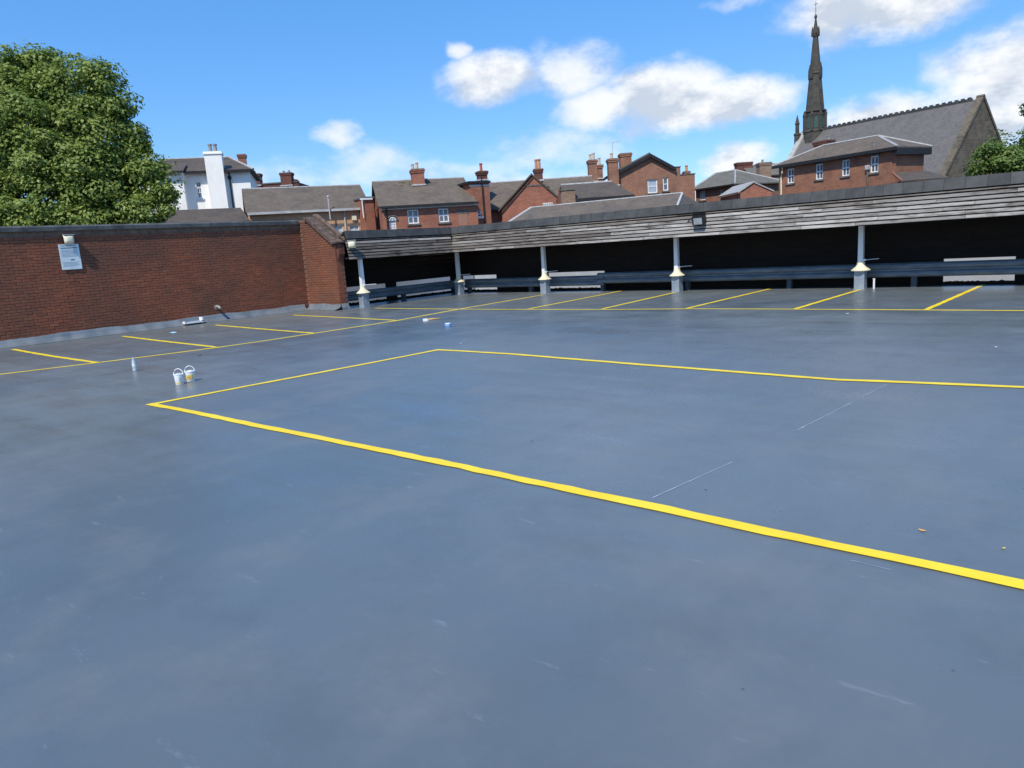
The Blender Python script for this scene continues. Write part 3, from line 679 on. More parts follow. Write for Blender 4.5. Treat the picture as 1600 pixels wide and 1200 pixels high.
# ------------------------------------------------------------------ fittings on the walls
def on_wall(px, py): d = ray(px, py); return EYE+d*((WX+.02-EYE.x)/d.x)
sp_ = on_wall(113, 421); r = empty('wall_sign', (WX+.012, 7.2, 1.84)); props(r, 'white printed notice screwed to the brick wall below a lamp', 'sign')
MB().box(.022,.030,-.245,.245,0,.66).build('sign_face', 'signw', r)
MB().box(.0,.0215,-.22,-.18,.1,.56).build('batten', 'pipe', r); MB().box(.0,.0215,.18,.22,.1,.56).build('batten', 'pipe', r)
def bar(y0, y1, z0, z1, mat): MB().add([(.0315,y0,z0),(.0315,y1,z0),(.0315,y1,z1),(.0315,y0,z1)],[(0,1,2,3)]).build('print_line', mat, r)
bar(-.19,.19,.605,.632,'printg'); bar(-.20,.20,.548,.572,'print')
for i, (a, b_) in enumerate(((-.2,.2),(-.2,.17),(-.2,.2),(-.2,.12),(-.2,.19),(-.2,.15))): bar(a, b_, .50-i*.033, .513-i*.033, 'printg')
bar(.0,.09,.235,.265,'print')
for i, b_ in enumerate((.2,.16,.2,.13)): bar(-.2, b_, .18-i*.032, .192-i*.032, 'printg')
bar(-.03,-.005,.03,.055,'labely')
def lamp(loc, rz, label):
    r = empty('bulkhead_lamp', loc, rz); props(r, label, 'lamp')        # faces local +x
    MB().box(0,.05,-.12,.12,-.02,.20).build('back_box', 'black', r)
    b_ = MB(); 
    ny = 9; nz = 7; V = []; F = []
    for i in range(ny):
        for j in range(nz):
            y = -1+2*i/(ny-1); z = -1+2*j/(nz-1); V.append((.05+.13*math.sqrt(max(0,1-abs(y)**4*.9))*math.sqrt(max(0,1-abs(z)**4*.9)), y*.128*(1-.1*(1-z)/2), .085+z*.115))
    for i in range(ny-1):
        for j in range(nz-1): F.append((i*nz+j, (i+1)*nz+j, (i+1)*nz+j+1, i*nz+j+1))
    o = obj('lens', V, F, 'dome', r, smooth=True)
    MB().box(0,.17,-.128,.128,.203,.216).build('hood', 'flash', r)
lamp((WX+.012, 7.22, 2.535), 0, 'cream bulkhead lamp on the brick wall above the notice')
ll = mapL(14.68, .36, .08); lamp((ll.x+.02, ll.y+.03, 1.98), R(-38), 'cream bulkhead lamp at the end of the brown boards by the pier')
# floodlight on the grey boards
fp = mapR(-9.80, .42, .03); r = empty('floodlight', (fp.x, fp.y, fp.z)); props(r, 'black floodlight with cooling fins fixed to the grey canopy boards', 'floodlight')
MB().box(-.05,.05,-.05,.0,.06,.20).build('bracket', 'black', r)
hd = MB().hexa([(-.17,-.20,-.10),(.17,-.20,-.10),(.17,-.07,-.06),(-.17,-.07,-.06),(-.17,-.24,.14),(.17,-.24,.14),(.17,-.06,.19),(-.17,-.06,.19)]).build('housing', 'black', r)
for i in range(7): MB().box(-.165+i*.05,-.150+i*.05,-.22,-.05,.165,.235).build('fin', 'black', hd)
MB().add([(-.125,-.204,-.085),(.125,-.204,-.085),(.125,-.236,.085),(-.125,-.236,.085)],[(0,1,2,3)]).build('glass', 'flood', r)
MB().tube([(-.17,-.12,.08),(-.30,-.03,.10),(-.42,-.01,.02)], .012, 6).build('cable', 'black', r)
# overflow pipe
pw = on_wall(345, 486); r = empty('overflow_pipe', (WX, pw.y-.12, .43)); props(r, 'stubby grey overflow pipe sticking out low on the brick wall', 'pipe')
MB().tube([(-.02,0,.02),(.10,0,.02),(.20,0,.0),(.26,0,-.05)], .042, 10).build('spout', 'pipe', r, True)
MB().lathe([(.075,0),(.075,.02)], 12).build('flange', 'pipe', r).rotation_euler = (0, R(90), 0)
# white plastic offcut against the upstand
ya, yb = hy((287, 505), -21.72), hy((315, 500), -21.72)
r = empty('plastic_tray', (-21.70, ya, .05), R(90)); props(r, 'white plastic tray with one raised end lying against the wall upstand', 'tray')
MB().box(0,.56,-.09,.09,.0,.025).build('base', 'plastic', r); MB().box(0,.56,-.09,-.075,.025,.06).build('rim', 'plastic', r); MB().box(.52,.56,-.09,.09,.025,.15).build('raised_end', 'plastic', r); MB().box(0,.03,-.09,.09,.025,.07).build('end', 'plastic', r)

# ------------------------------------------------------------------ things left on the deck
def bucket(loc, rz, label, kind):
    r = empty('paint_bucket', loc, rz); r.scale = (.82, .82, .82); props(r, label, 'bucket', 'paint buckets on the deck')
    prof = [(.066,.0),(.069,.004),(.079,.165),(.079,.172),(.085,.174),(.086,.186),(.083,.192),(.080,.192),(.076,.186),(.064,.008)]
    b_ = MB().lathe(prof, 28).build('pail', 'plastic', r, True); fix_smooth(b_, 35)
    pts = [(.087*math.cos(t), .012*math.sin(t), .175+.105*math.sin(t)) for t in [math.pi*i/14 for i in range(15)]]
    MB().tube(pts, .0065, 8).build('handle', 'plastic', r, True)
    for s in (-1, 1): MB().box(s*.084-.006, s*.084+.006, -.012, .012, .165, .187).build('handle_lug', 'plastic', r)
    def patch(name, a0, a1, z0, z1, mat, ofs=.0012):
        V = []; F = []; n_ = 8
        for i in range(n_+1):
            t = a0+(a1-a0)*i/n_
            for z in (z0, z1):
                rad = .069+(.079-.069)*z/.165+ofs; V.append((rad*math.cos(t), rad*math.sin(t), z))
        for i in range(n_): F.append((2*i, 2*i+2, 2*i+3, 2*i+1))
        return obj(name, V, F, mat, r)
    if kind == 0:
        patch('label_stripe', R(-160), R(-20), .022, .042, 'labely'); patch('label_print', R(-62), R(-48), .05, .14, 'labelg'); patch('label_print', R(-55), R(-30), .024, .040, 'labelg', .002)
    else:
        patch('label', R(-170), R(-40), .035, .125, 'labely'); patch('label_print', R(-130), R(-80), .05, .10, 'labelo', .002); patch('label_print', R(-72), R(-48), .04, .066, 'labelg', .002)
    return r
p = ground(281, 600.5); bucket((p.x, p.y, 0), YAW*-1+R(0), 'nearer white paint bucket with upright handle and thin yellow stripe', 0)
p = ground(298.5, 595.5); bucket((p.x, p.y, 0), -YAW+R(14), 'white paint bucket with yellow and orange label standing just behind another', 1)
p = ground(211, 579.5); r = empty('water_bottle', (p.x, p.y, 0)); props(r, 'clear plastic water bottle with teal cap standing near the yellow line', 'bottle')
o = MB().lathe([(.026,0),(.032,.004),(.033,.03),(.031,.05),(.033,.07),(.033,.145),(.030,.165),(.018,.195),(.013,.205),(.013,.215)], 18).build('body', 'bottle', r, True); fix_smooth(o, 50)
MB().lathe([(.0335,.082),(.0335,.14)], 18, cap=False).build('label', 'signw', r, True); MB().lathe([(.015,.208),(.015,.228),(.013,.23)], 14).build('cap', 'bluel', r)
p = ground(661, 501.5); r = empty('paint_brush', (p.x, p.y, 0), R(55)); props(r, 'paint brush with white head and orange handle lying on the deck', 'brush')
MB().box(0,.11,-.055,.055,.0,.05).build('bristles', 'plastic', r); MB().box(.11,.15,-.05,.05,.005,.04).build('ferrule', 'flash', r)
MB().tube([(.15,0,.025),(.25,.0,.03),(.42,0,.03)], .02, 8, .013).build('handle', 'orange', r, True)
p = ground(700, 510); r = empty('blue_tub', (p.x, p.y, 0), R(20)); props(r, 'small blue and white tub lying on the deck', 'tub')
MB().lathe([(.06,0),(.07,.005),(.072,.055),(.066,.06)], 16).build('tub', 'bluep', r); MB().box(-.05,.06,-.04,.05,.0605,.075).build('lid', 'plastic', r)
p = ground(270, 520.5)
V = [(p.x+x, p.y+y, z) for x, y, z in ((-.13,-.06,.006),(.0,-.09,.02),(.14,-.04,.008),(.12,.06,.012),(-.02,.08,.025),(-.12,.05,.008),(0,0,.035))]
o = obj('cloth_rag', V, [(0,1,6),(1,2,6),(2,3,6),(3,4,6),(4,5,6),(5,0,6)], 'bluel'); props(o, 'pale blue crumpled rag lying near the wall foot', 'rag')
def leaf(name, px, py, s, mat, label, cat):
    p = ground(px, py); a = random.uniform(0, 6); V = []
    for x, y, z in ((-1,0,.2),(-.3,-.5,.05),(.5,-.4,.1),(1,0,.35),(.5,.45,.1),(-.3,.5,.05),(0,0,.22)):
        V.append((p.x+s*(x*math.cos(a)-y*math.sin(a)), p.y+s*(x*math.sin(a)+y*math.cos(a)), .006+s*z*.5))
    props(obj(name, V, [(0,1,6),(1,2,6),(2,3,6),(3,4,6),(4,5,6),(5,0,6)], mat), label, cat)
leaf('fallen_leaf', 1441, 830, .022, 'orange', 'orange leaf lying inside the yellow box at right', 'leaf')
leaf('fallen_leaf', 1568, 858, .014, 'labely', 'small yellowish leaf lying near the right edge', 'leaf')
leaf('dirt_clod', 312, 555.5, .05, 'litter', 'dark clod of dirt beyond the paint buckets', 'clod')
leaf('dirt_clod', 831, 690, .012, 'litter', 'dark speck of dirt in the middle of the yellow box', 'clod')
leaf('paper_scrap', 1556, 543, .03, 'plastic', 'white scrap beyond the yellow box at far right', 'scrap')
leaf('paper_scrap', 1323, 490.5, .06, 'plastic', 'thin white scrap on the deck in front of the last post', 'scrap')
leaf('paper_scrap', 719, 537, .05, 'bluel', 'pale scrap just beyond the far corner of the yellow box', 'scrap')
leaf('fallen_leaf', 1103, 766.5, .010, 'litter', 'dark curled leaf near the chalk line', 'leaf')

# ------------------------------------------------------------------ buildings around the car park
class Bld:
    def __init__(s, name, label, cat, L, Rr, group=None):
        a, b_ = at(*L), at(*Rr); u = Vector((b_.x-a.x, b_.y-a.y, 0)); s.W = u.length; s.u = u.normalized(); s.v = Vector((-s.u.y, s.u.x, 0))
        s.zt = (a.z+b_.z)/2-GZ; s.org = Vector((a.x, a.y, GZ))
        s.root = empty(name, s.org, math.atan2(s.u.y, s.u.x)); props(s.root, label, cat, group)
    def loc(s, px, py, off=0.):
        d = ray(px, py); o_ = s.org+s.v*off; t = (o_-EYE).dot(s.v)/d.dot(s.v); p = EYE+d*t-s.org
        return p.dot(s.u), p.z
    def locx(s, px, py, X):      # on the side plane at local x = X -> (y, z)
        d = ray(px, py); o_ = s.org+s.u*X; t = (o_-EYE).dot(s.u)/d.dot(s.u); p = EYE+d*t-s.org
        return p.dot(s.v), p.z
    def part(s, mb, name, mat, parent=None, smooth=False): return mb.build(name, mat, parent or s.root, smooth)
    def box(s, name, mat, *a, parent=None): return MB().box(*a).build(name, mat, parent or s.root)
    def facade(s, x0, x1, zt, holes, mat, y=0., D=8., rev=.14, name='wall', top=None):
        """front wall with cut openings, side and back walls"""
        mb = MB(); xs = sorted({x0, x1, *[h[0] for h in holes], *[h[1] for h in holes]}); zs = sorted({0, zt, *[h[2] for h in holes], *[h[3] for h in holes]})
        for xa, xb in zip(xs, xs[1:]):
            for za, zb in zip(zs, zs[1:]):
                cx, cz = (xa+xb)/2, (za+zb)/2
                if any(h[0] < cx < h[1] and h[2] < cz < h[3] for h in holes): continue
                mb.add([(xa,y,za),(xb,y,za),(xb,y,zb),(xa,y,zb)], [(0,1,2,3)])
        for a, b_, c, d in holes:
            r_ = y+rev
            mb.add([(a,y,c),(a,r_,c),(a,r_,d),(a,y,d)],[(0,1,2,3)]); mb.add([(b_,y,c),(b_,r_,c),(b_,r_,d),(b_,y,d)],[(3,2,1,0)])
            mb.add([(a,y,d),(b_,y,d),(b_,r_,d),(a,r_,d)],[(3,2,1,0)]); mb.add([(a,y,c),(b_,y,c),(b_,r_,c),(a,r_,c)],[(0,1,2,3)])
        mb.add([(x0,y,0),(x0,y+D,0),(x0,y+D,zt),(x0,y,zt)],[(3,2,1,0)]); mb.add([(x1,y,0),(x1,y+D,0),(x1,y+D,zt),(x1,y,zt)],[(0,1,2,3)])
        mb.add([(x0,y+D,0),(x1,y+D,0),(x1,y+D,zt),(x0,y+D,zt)],[(3,2,1,0)]); mb.add([(x0,y,zt),(x1,y,zt),(x1,y+D,zt),(x0,y+D,zt)],[(0,1,2,3)])
        if top: mb.add([(x, y, z) for x, z in top], [tuple(range(len(top)))])
        return s.part(mb, name, mat)
    def window(s, h, y=0., rev=.14, cols=2, rows=2, fr=.07, lintel='stone', sill='stone', pane='pane', lh=.22, bar=.035):
        a, b_, c, d = h; w = s.part(MB().box(a,a+fr,y+rev-.07,y+rev,c,d).box(b_-fr,b_,y+rev-.07,y+rev,c,d).box(a+fr,b_-fr,y+rev-.07,y+rev,c,c+fr).box(a+fr,b_-fr,y+rev-.07,y+rev,d-fr,d), 'window', 'wframe')
        gx = [a+fr+(b_-a-2*fr)*i/cols for i in range(cols+1)]; gz = [c+fr+(d-c-2*fr)*i/rows for i in range(rows+1)]
        for i in range(cols):
            for j in range(rows):
                k = random.uniform(-.012, .012); x0_, x1_, z0_, z1_ = gx[i]+bar/2, gx[i+1]-bar/2, gz[j]+bar/2, gz[j+1]-bar/2
                s.part(MB().add([(x0_,y+rev-.03+k,z0_),(x1_,y+rev-.03-k,z0_),(x1_,y+rev-.03,z1_),(x0_,y+rev-.03,z1_)],[(0,1,2,3)]), 'pane', pane, w)
        mb = MB()
        for i in range(1, cols): mb.box(gx[i]-bar/2-.003, gx[i]+bar/2+.003, y+rev-.06, y+rev-.005, c+fr, d-fr)
        for j in range(1, rows): mb.box(a+fr, b_-fr, y+rev-.064, y+rev-.009, gz[j]-bar*.9, gz[j]+bar*.9)
        s.part(mb, 'glazing_bar', 'wframe', w)
        if sill: s.part(MB().box(a-.12,b_+.12,y-.10,y+.06,c-.14,c-.002), 'sill', sill, w)
        if lintel: s.part(MB().box(a-.16,b_+.16,y-.02,y+.06,d+.002,d+lh), 'lintel', lintel, w)
        return w
    def whole(s, px0, py0, px1, py1, off=0.):
        a, z1 = s.loc(px0, py0, off); b_, z0 = s.loc(px1, py1, off)
        return (a, b_, z0, z1)
    def chimney(s, px0, px1, pyt, pyb, off, mat, depth=.9, pots=(), potmat='potc', cap='stone', parent=None, poth=.55):
        a, zt = s.loc(px0, pyt, off); b_, _ = s.loc(px1, pyt, off); _, zb = s.loc((px0+px1)/2, pyb, off)
        c = s.part(MB().box(a, b_, off, off+depth, zb-1.2, zt-.30).box(a-.06, b_+.06, off-.06, off+depth+.06, zt-.30, zt-.14).box(a-.1,b_+.1,off-.1,off+depth+.1,zt-.14,zt-.02), 'chimney', mat, parent)
        s.part(MB().box(a-.05,b_+.05,off-.05,off+depth+.05,zt-.02,zt+.04), 'flaunching', cap, c)
        s.part(MB().box(a-.09,b_+.09,off-.07,off+depth,zb-.05,zb+.07), 'flashing', 'flash', c)
        for f in pots:
            x = a+(b_-a)*f; k = poth*random.uniform(.85, 1.15)
            s.part(MB().lathe([(.15,0),(.13,.06),(.115,k*.8),(.15,k*.85),(.15,k),(.11,k)], 12, (x, off+depth/2, zt+.035)), 'chimney_pot', potmat, c)
        return c
    def gutter(s, x0, x1, y, z, mat='blackp', h=.12, d=.13): return s.part(MB().box(x0, x1, y-d, y-.003, z-h, z), 'gutter', mat)
    def gable_roof(s, x0, x1, y0, y1, ze, yr, zr, mat, over=.25, oe=.3, th=.12, name='roof', ridge='ridge'):
        """ridge along x at y = yr"""
        k0 = (zr-ze)/(yr-y0); k1 = (zr-ze)/(y1-yr)
        mb = MB().slab([(x0-over,y0-oe,ze-oe*k0+th),(x1+over,y0-oe,ze-oe*k0+th),(x1+over,yr,zr+th),(x0-over,yr,zr+th)], th)
        mb.slab([(x1+over,y1+oe,ze-oe*k1+th),(x0-over,y1+oe,ze-oe*k1+th),(x0-over,yr,zr+th),(x1+over,yr,zr+th)], th)
        r_ = s.part(mb, name, mat)
        if ridge: s.part(MB().prism([(0,0),(.26,-.12),(.26,-.06),(0,.07),(-.26,-.06),(-.26,-.12)], x0-over, x1+over).__class__().tube([(x0-over,yr,zr+th),(x1+over,yr,zr+th)], .09, 8), 'ridge_tiles', ridge, r_)
        return r_
    def hip_roof(s, x0, x1, y0, y1, ze, xr0, xr1, zr, mat, oe=.3, hips='ridge', th=.1):
        yr = (y0+y1)/2; x0 -= oe; x1 += oe; y0 -= oe; y1 += oe
        A_ = [(x0,y0,ze),(x1,y0,ze),(x1,y1,ze),(x0,y1,ze)]; r0 = (xr0,yr,zr); r1 = (xr1,yr,zr)
        V = A_+[r0, r1]+[(x0,y0,ze-th),(x1,y0,ze-th),(x1,y1,ze-th),(x0,y1,ze-th)]
        r_ = s.part(MB().add(V, [(0,1,5,4),(1,2,5),(2,3,4,5),(3,0,4),(0,6,7,1),(1,7,8,2),(2,8,9,3),(3,9,6,0),(9,8,7,6)]), 'roof', mat)
        for p, q in ((r0, r1), (A_[0], r0), (A_[1], r1), (A_[2], r1), (A_[3], r0)):
            if (Vector(p)-Vector(q)).length > .1: s.part(MB().tube([p, q], .10, 6), 'ridge_tiles', hips, r_)
        return r_

# --- white rendered house
h = Bld('white_house', 'white rendered house with slate hip roof beside the big tree', 'house', (196,274,69), (392.5,265.5,71.6)); W = h.W
xb = [h.loc(px, 300)[0] for px in (196, 296, 320, 347, 357, 393)]; ze = h.zt
wn_ = h.whole(305.5, 284, 317, 309.5)
h.facade(xb[1]-.3, xb[5], ze, [wn_], 'render', 0, 9); h.window(wn_, 0, cols=2, rows=3, lintel=None, sill='wframe', fr=.09)
w2 = h.whole(211, 287, 227, 304, -1.0)
h.facade(xb[0], xb[1]-.25, ze-.01, [w2], 'render', -1.0, 5, name='wing_wall'); h.window(w2, -1.0, cols=2, rows=3, lintel=None, sill='wframe')
ct = h.loc(319.5, 235, -.6)[1]; cx0, cx1 = h.loc(319.5, 250, -.6)[0], h.loc(346, 250, -.6)[0]
br = h.part(MB().box(cx0, cx1+.05, -.6, .6, 0, ct-.35), 'chimney_breast', 'render')
h.part(MB().box(cx0-.08, cx1+.13, -.68, .68, ct-.35, ct-.22).box(cx0-.03,cx1+.08,-.63,.63,ct-.22,ct-.1), 'cap', 'render', br)
for f in (.38,.68): h.part(MB().lathe([(.2,0),(.17,.1),(.15,.55),(.19,.6),(.19,.72)],12,(cx0+(cx1-cx0)*f,0,ct-.1)), 'chimney_pot', 'potg', br)
zr = h.loc(300, 246.5, 4.0)[1]
h.hip_roof(xb[0], xb[5], 0, 9, ze+.05, xb[0]+3, xb[3]+.6, zr, 'slated', .45)
h.part(MB().slab([(xb[0]-.1,-1.4,ze+.02),(xb[1]-.1,-1.4,ze+.02),(xb[1]-.1,1.5,ze+.95),(xb[0]-.1,1.5,ze+.95)],.08), 'wing_roof', 'slated')
h.gutter(xb[1], cx0-.02, -.45, ze+.06, h=.22); h.gutter(cx1+.1, xb[5]+.4, -.45, ze+.06, h=.22); h.gutter(xb[0], xb[1]-.05, -1.42, ze+.02, h=.16)
h.part(MB().tube([(cx1+.45,-.35,ze-.1),(cx1+.45,-.08,ze-.5),(cx1+.45,-.08,0)],.075,8), 'downpipe', 'blackp')
h.part(MB().box(cx1+.3,cx1+.6,-.22,-.01,ze-.75,ze-.45), 'hopper', 'blackp')
h.chimney(371, 383, 241.5, 260, 5.5, 'brickh', .9, cap='stone')
# --- dark lean-to roof in front of it
h = Bld('low_outbuilding', 'low outbuilding with plain dark slate roof in front of the white house', 'building', (262,346,57), (391,345,59.5))
x0, z1 = h.loc(266, 328.5, 3); x1, _ = h.loc(376, 326, 3); _, z0 = h.loc(300, 350, 0)
h.facade(h.loc(262,350)[0], h.W-.3, z0, [], 'brickb', 0, 6)
h.part(MB().slab([(x0-1,-.2,z0),(h.W,-.2,z0),(x1,3,z1),(x0-1,3,z1)],.12).slab([(h.W,6.2,z0),(x0-1,6.2,z0),(x0-1,3,z1),(x1,3,z1)],.12).slab([(h.W,-.2,z0),(h.W,6.2,z0),(x1,3,z1)],.12), 'roof', 'slated')
# --- plum brick block with stepped chimneys behind
h = Bld('plum_brick_block', 'plum brick block with parapet and chimney stacks behind the long slate roof', 'building', (393,287,92), (466,287,92))
h.facade(0, h.W, h.zt, [], 'brickd', 0, 8); h.box('parapet_cap', 'stone', -.1, h.W+.1, -.1, .4, h.zt, h.zt+.15)
h.chimney(392, 405, 272, 290, -.3, 'brickd', 1, (.3,), 'potg', poth=.3); h.chimney(437, 454, 270.5, 290, -.3, 'brickd', 1.2, (.25,.75), 'potg', poth=.3); h.chimney(455, 462, 281, 292, .2, 'brickd', .8)
# --- long slate roof over pale brick
h = Bld('long_brick_range', 'long range with grey slate roof, pale orange brick and light gutter', 'building', (396,332,62), (566,323,65))
W = h.W; yr = 4.2; zr = (h.loc(393,297,yr)[1]+h.loc(575,291.5,yr)[1])/2
hl = [h.whole(519,354,536.5,368), h.whole(546,353,562,367)]
h.facade(-.3, W, h.zt, hl, 'bricko', 0, 8.4)
for q in hl: h.window(q, 0, cols=2, rows=2, pane='panel')
h.gable_roof(-.5, W+.6, 0, 8.4, h.zt, yr, zr, 'slate', .1, .3)
h.gutter(-.5, W+.3, -.28, h.zt-.05, 'greyg', .2, .14)
x, _ = h.loc(538.5, 340); h.part(MB().tube([(x,-.34,h.zt-.2),(x,-.07,h.zt-.5),(x,-.07,1)],.06,8), 'downpipe', 'greyg')
x, z = h.loc(512.5, 308, -.5); _, zz = h.loc(517, 343, -.5); h.part(MB().tube([(x,-.5,zz),(x,-.5,z)],.055,8), 'vent_pipe', 'greyg'); h.part(MB().lathe([(.1,0),(.1,.08),(.04,.14)],10,(x,-.5,z)), 'cowl', 'greyg')
x, z = h.loc(553, 340); h.part(MB().box(x-.2,x+.2,-.16,-.002,z-.22,z+.18), 'alarm_box', 'dome')
h = Bld('red_brick_annex', 'narrow red brick annex with white gutter left of the red brick house', 'building', (567.5,310,63.5), (583,309,63.9))
h.facade(0, h.W, h.zt, [], 'brickh', 0, 5); h.gutter(-.3, h.W-.1, -.003, h.zt, 'wframe', .14, .14); h.box('flat_roof', 'felt', -.1, h.W+.1, -.1, 5, h.zt+.002, h.zt+.12)
h.part(MB().tube([(-.15,-.1,h.zt-.1),(-.15,-.1,h.zt-1.6)],.05,6), 'downpipe', 'wframe')
# --- red brick house with two windows
h = Bld('red_brick_house', 'red brick house with two white windows, arched window and slate roof', 'house', (596,322,61), (745,314.5,62.8)); W = h.W
wa = h.whole(636,328,655,349); wb = h.whole(684.5,326,702,346.5); wc = h.whole(609,345,619.5,358)
h.facade(0, W, h.zt, [wa, wb, wc], 'brickh', 0, 9)
h.window(wa, 0, cols=2, rows=2, fr=.1, bar=.07); h.window(wb, 0, cols=2, rows=2, fr=.1, bar=.07); w = h.window(wc, 0, cols=3, rows=3, fr=.06, lintel=None, sill=None, pane='panel')
xm, zt_ = (wc[0]+wc[1])/2, wc[3]; rad = (wc[1]-wc[0])/2
h.part(MB().add([(xm+rad*math.cos(t), -.012, zt_+rad*math.sin(t)) for t in [math.pi*i/10 for i in range(11)]], [tuple(range(11))]), 'arched_head', 'panel', w)
h.part(MB().tube([(xm+rad*math.cos(t), -.02, zt_+rad*math.sin(t)) for t in [math.pi*i/10 for i in range(11)]], .045, 6).tube([(xm,-.02,zt_),(xm,-.02,zt_+rad)],.025,6), 'arched_frame', 'wframe', w)
h.part(MB().tube([(xm+(rad+.14)*math.cos(t), -.01, zt_+(rad+.14)*math.sin(t)) for t in [math.pi*i/10 for i in range(11)]], .09, 6), 'arch_stone', 'stone', w)
b0 = h.whole(716,334,731,352); h.box('blocked_opening', 'brickp', b0[0], b0[1], -.012, .05, b0[2], b0[3]); h.box('blocked_lintel', 'stone', b0[0]-.15, b0[1]+.15, -.03, .05, b0[3]+.003, b0[3]+.3)
yr = 4.5; zr = (h.loc(576,286.5,yr)[1]+h.loc(733,280,yr)[1])/2
rf_ = h.gable_roof(-.15, W-.2, 0, 9, h.zt, yr, zr, 'slate', .12, .3, ridge='ridge')
h.part(MB().add([(-.02,0,h.zt),(-.02,9,h.zt),(-.02,4.5,zr)],[(0,2,1)]), 'gable_wall', 'brickh'); h.part(MB().add([(W-.02,0,h.zt),(W-.02,9,h.zt),(W-.02,4.5,zr)],[(0,1,2)]), 'gable_wall', 'brickh')
h.gutter(-.1, W+.1, -.28, h.zt-.08, 'blackp', .14, .13); h.box('eaves_board', 'wframe', -.05, W, -.06, -.003, h.zt-.32, h.zt-.10)
x, _ = h.loc(603.5, 330); h.part(MB().tube([(x,-.3,h.zt-.2),(x,-.07,h.zt-.5),(x,-.07,1)],.06,8), 'downpipe', 'blackp')
h.chimney(643.5, 662, 264.5, 289, 3.2, 'brickh', 1.3, (.15,.52), 'potc', poth=.5)
V = []; F = []
for k in range(26):
    fx = .18+.36*random.random()*.9; fy = random.uniform(.78, .96); x = W*fx; y = -.3+(yr+.3)*fy; z = h.zt+(zr-h.zt)*(y/yr)+.125; clod((x,y,z+.02), (random.uniform(.05,.16), .1, .05))
h.part(MB().add(V[-26*6:], []) .__class__().add(V, F), 'moss_patches', 'moss', rf_)['kind'] = 'stuff'
# --- narrow flat topped brick bay
h = Bld('narrow_brick_bay', 'narrow flat topped red brick bay with black downpipe', 'building', (735,287,63.5), (764,285.5,64.2)); W = h.W
wa = h.whole(746,329,752.5,338.5); h.facade(0, W, h.zt, [wa], 'brickh', 0, 7); h.window(wa, 0, cols=1, rows=2, lintel=None, sill='wframe')
h.box('parapet_cap', 'blackp', -.25, W+.1, -.15, 7, h.zt, h.zt+.18); h.box('string_course', 'flash', -.1, W, -.03, .05, h.zt-.25, h.zt-.12)
x, _ = h.loc(755, 300); h.part(MB().tube([(x-.1,-.08,h.zt+.5),(x,-.08,0)],.06,8), 'downpipe', 'blackp')
h.chimney(749.5, 761, 267.5, 281, 2.5, 'brickd', .8, (.45,), 'potr', poth=.75)
# --- cross gabled house with orange pots
h = Bld('gabled_brick_house', 'red brick house with a pointed gable and orange chimney pots', 'house', (766,325.5,66), (935,318,66)); W = h.W
yr = 4.5; zr = (h.loc(764,287,yr)[1]+h.loc(920,279,yr)[1])/2
h.facade(0, W, h.zt, [], 'brickh', 0, 9); h.gable_roof(0, W, 0, 9, h.zt, yr, zr, 'slate', .1, .3); h.gutter(-.1, h.loc(786,325)[0], -.28, h.zt, 'blackp', .16)
yg = -1.6; ax, azp = h.loc(832, 274.5, yg); lx, lz = h.loc(784, 328, yg); rx, rz_ = h.loc(884, 318, yg)
k = (azp-lz)/(ax-lx); rx = ax+(azp-lz)/k
av = h.whole(848,317.5,864,321.5, yg)
h.facade(lx, rx, lz, [], 'brickh', yg, 4, name='gable_front', top=[(lx,lz),(rx,lz),(ax,azp)])
th = .12
mb = MB().slab([(lx-.25,yg-.12,lz-.25*k+th),(ax,yg-.12,azp+th),(ax,yr,azp+th),(lx-.25,yr,lz-.25*k+th)][::-1], th).slab([(rx+.25,yg-.12,lz-.25*k+th),(rx+.25,yr,lz-.25*k+th),(ax,yr,azp+th),(ax,yg-.12,azp+th)], th)
gr_ = h.part(mb, 'gable_roof', 'slated')
h.part(MB().hexa([(lx-.2,yg-.14,lz-.32),(lx-.1,yg-.14,lz-.32),(lx-.1,yg-.06,lz-.32),(lx-.2,yg-.06,lz-.32),(ax-.05,yg-.14,azp-.16),(ax,yg-.14,azp-.05),(ax,yg-.06,azp-.05),(ax-.05,yg-.06,azp-.16)]), 'verge_board', 'blackp', gr_)
xq, zq = h.loc(834, 291, yg); h.part(MB().box(xq-.75,xq+.75,yg-.04,yg+.03,zq,zq+.12), 'blocked_arch', 'stone')
vt = h.part(MB().box(av[0],av[1],yg-.04,yg+.02,av[2],av[3]), 'vent_window', 'wframe')
for i in range(5):
    w_ = (av[1]-av[0])/5; h.part(MB().box(av[0]+w_*(i+.2),av[0]+w_*(i+.8),yg-.045,yg-.03,av[2]+.04,av[3]-.05), 'pane', 'pane', vt)
h.chimney(834.5, 847.5, 264.5, 282, 1.0, 'brickd', .9, (.3,.68), 'poto', poth=.75)
# --- low slate roofed wing in front of the brown gable
h = Bld('low_slate_wing', 'low wing with mossy slate roof and rough brick end pier', 'building', (880,312,58), (984,304.5,58)); W = h.W
yr = 3.4; za = h.loc(880,289,yr)[1]; xr1 = h.loc(956,284,yr)[0]; h.facade(0, W, h.zt, [], 'brickh', 0, 6.8)
zb_ = h.zt; xr0 = .15
rfw = h.part(MB().slab([(-.1,-.3,zb_),(W+.3,-.3,zb_),(xr1,yr,za),(xr0,yr,za)],.12).slab([(W+.3,7.1,zb_),(-.1,7.1,zb_),(xr0,yr,za),(xr1,yr,za)],.12).slab([(W+.3,-.3,zb_),(W+.3,7.1,zb_),(xr1,yr,za)],.12), 'roof', 'slated')
h.part(MB().add([(.0,0,zb_),(.0,6.8,zb_),(.0,yr,za-.1)],[(0,2,1)]), 'gable_wall', 'brickh'); h.part(MB().tube([(xr0,yr,za),(xr1,yr,za)],.09,8), 'ridge_tiles', 'ridge', rfw)
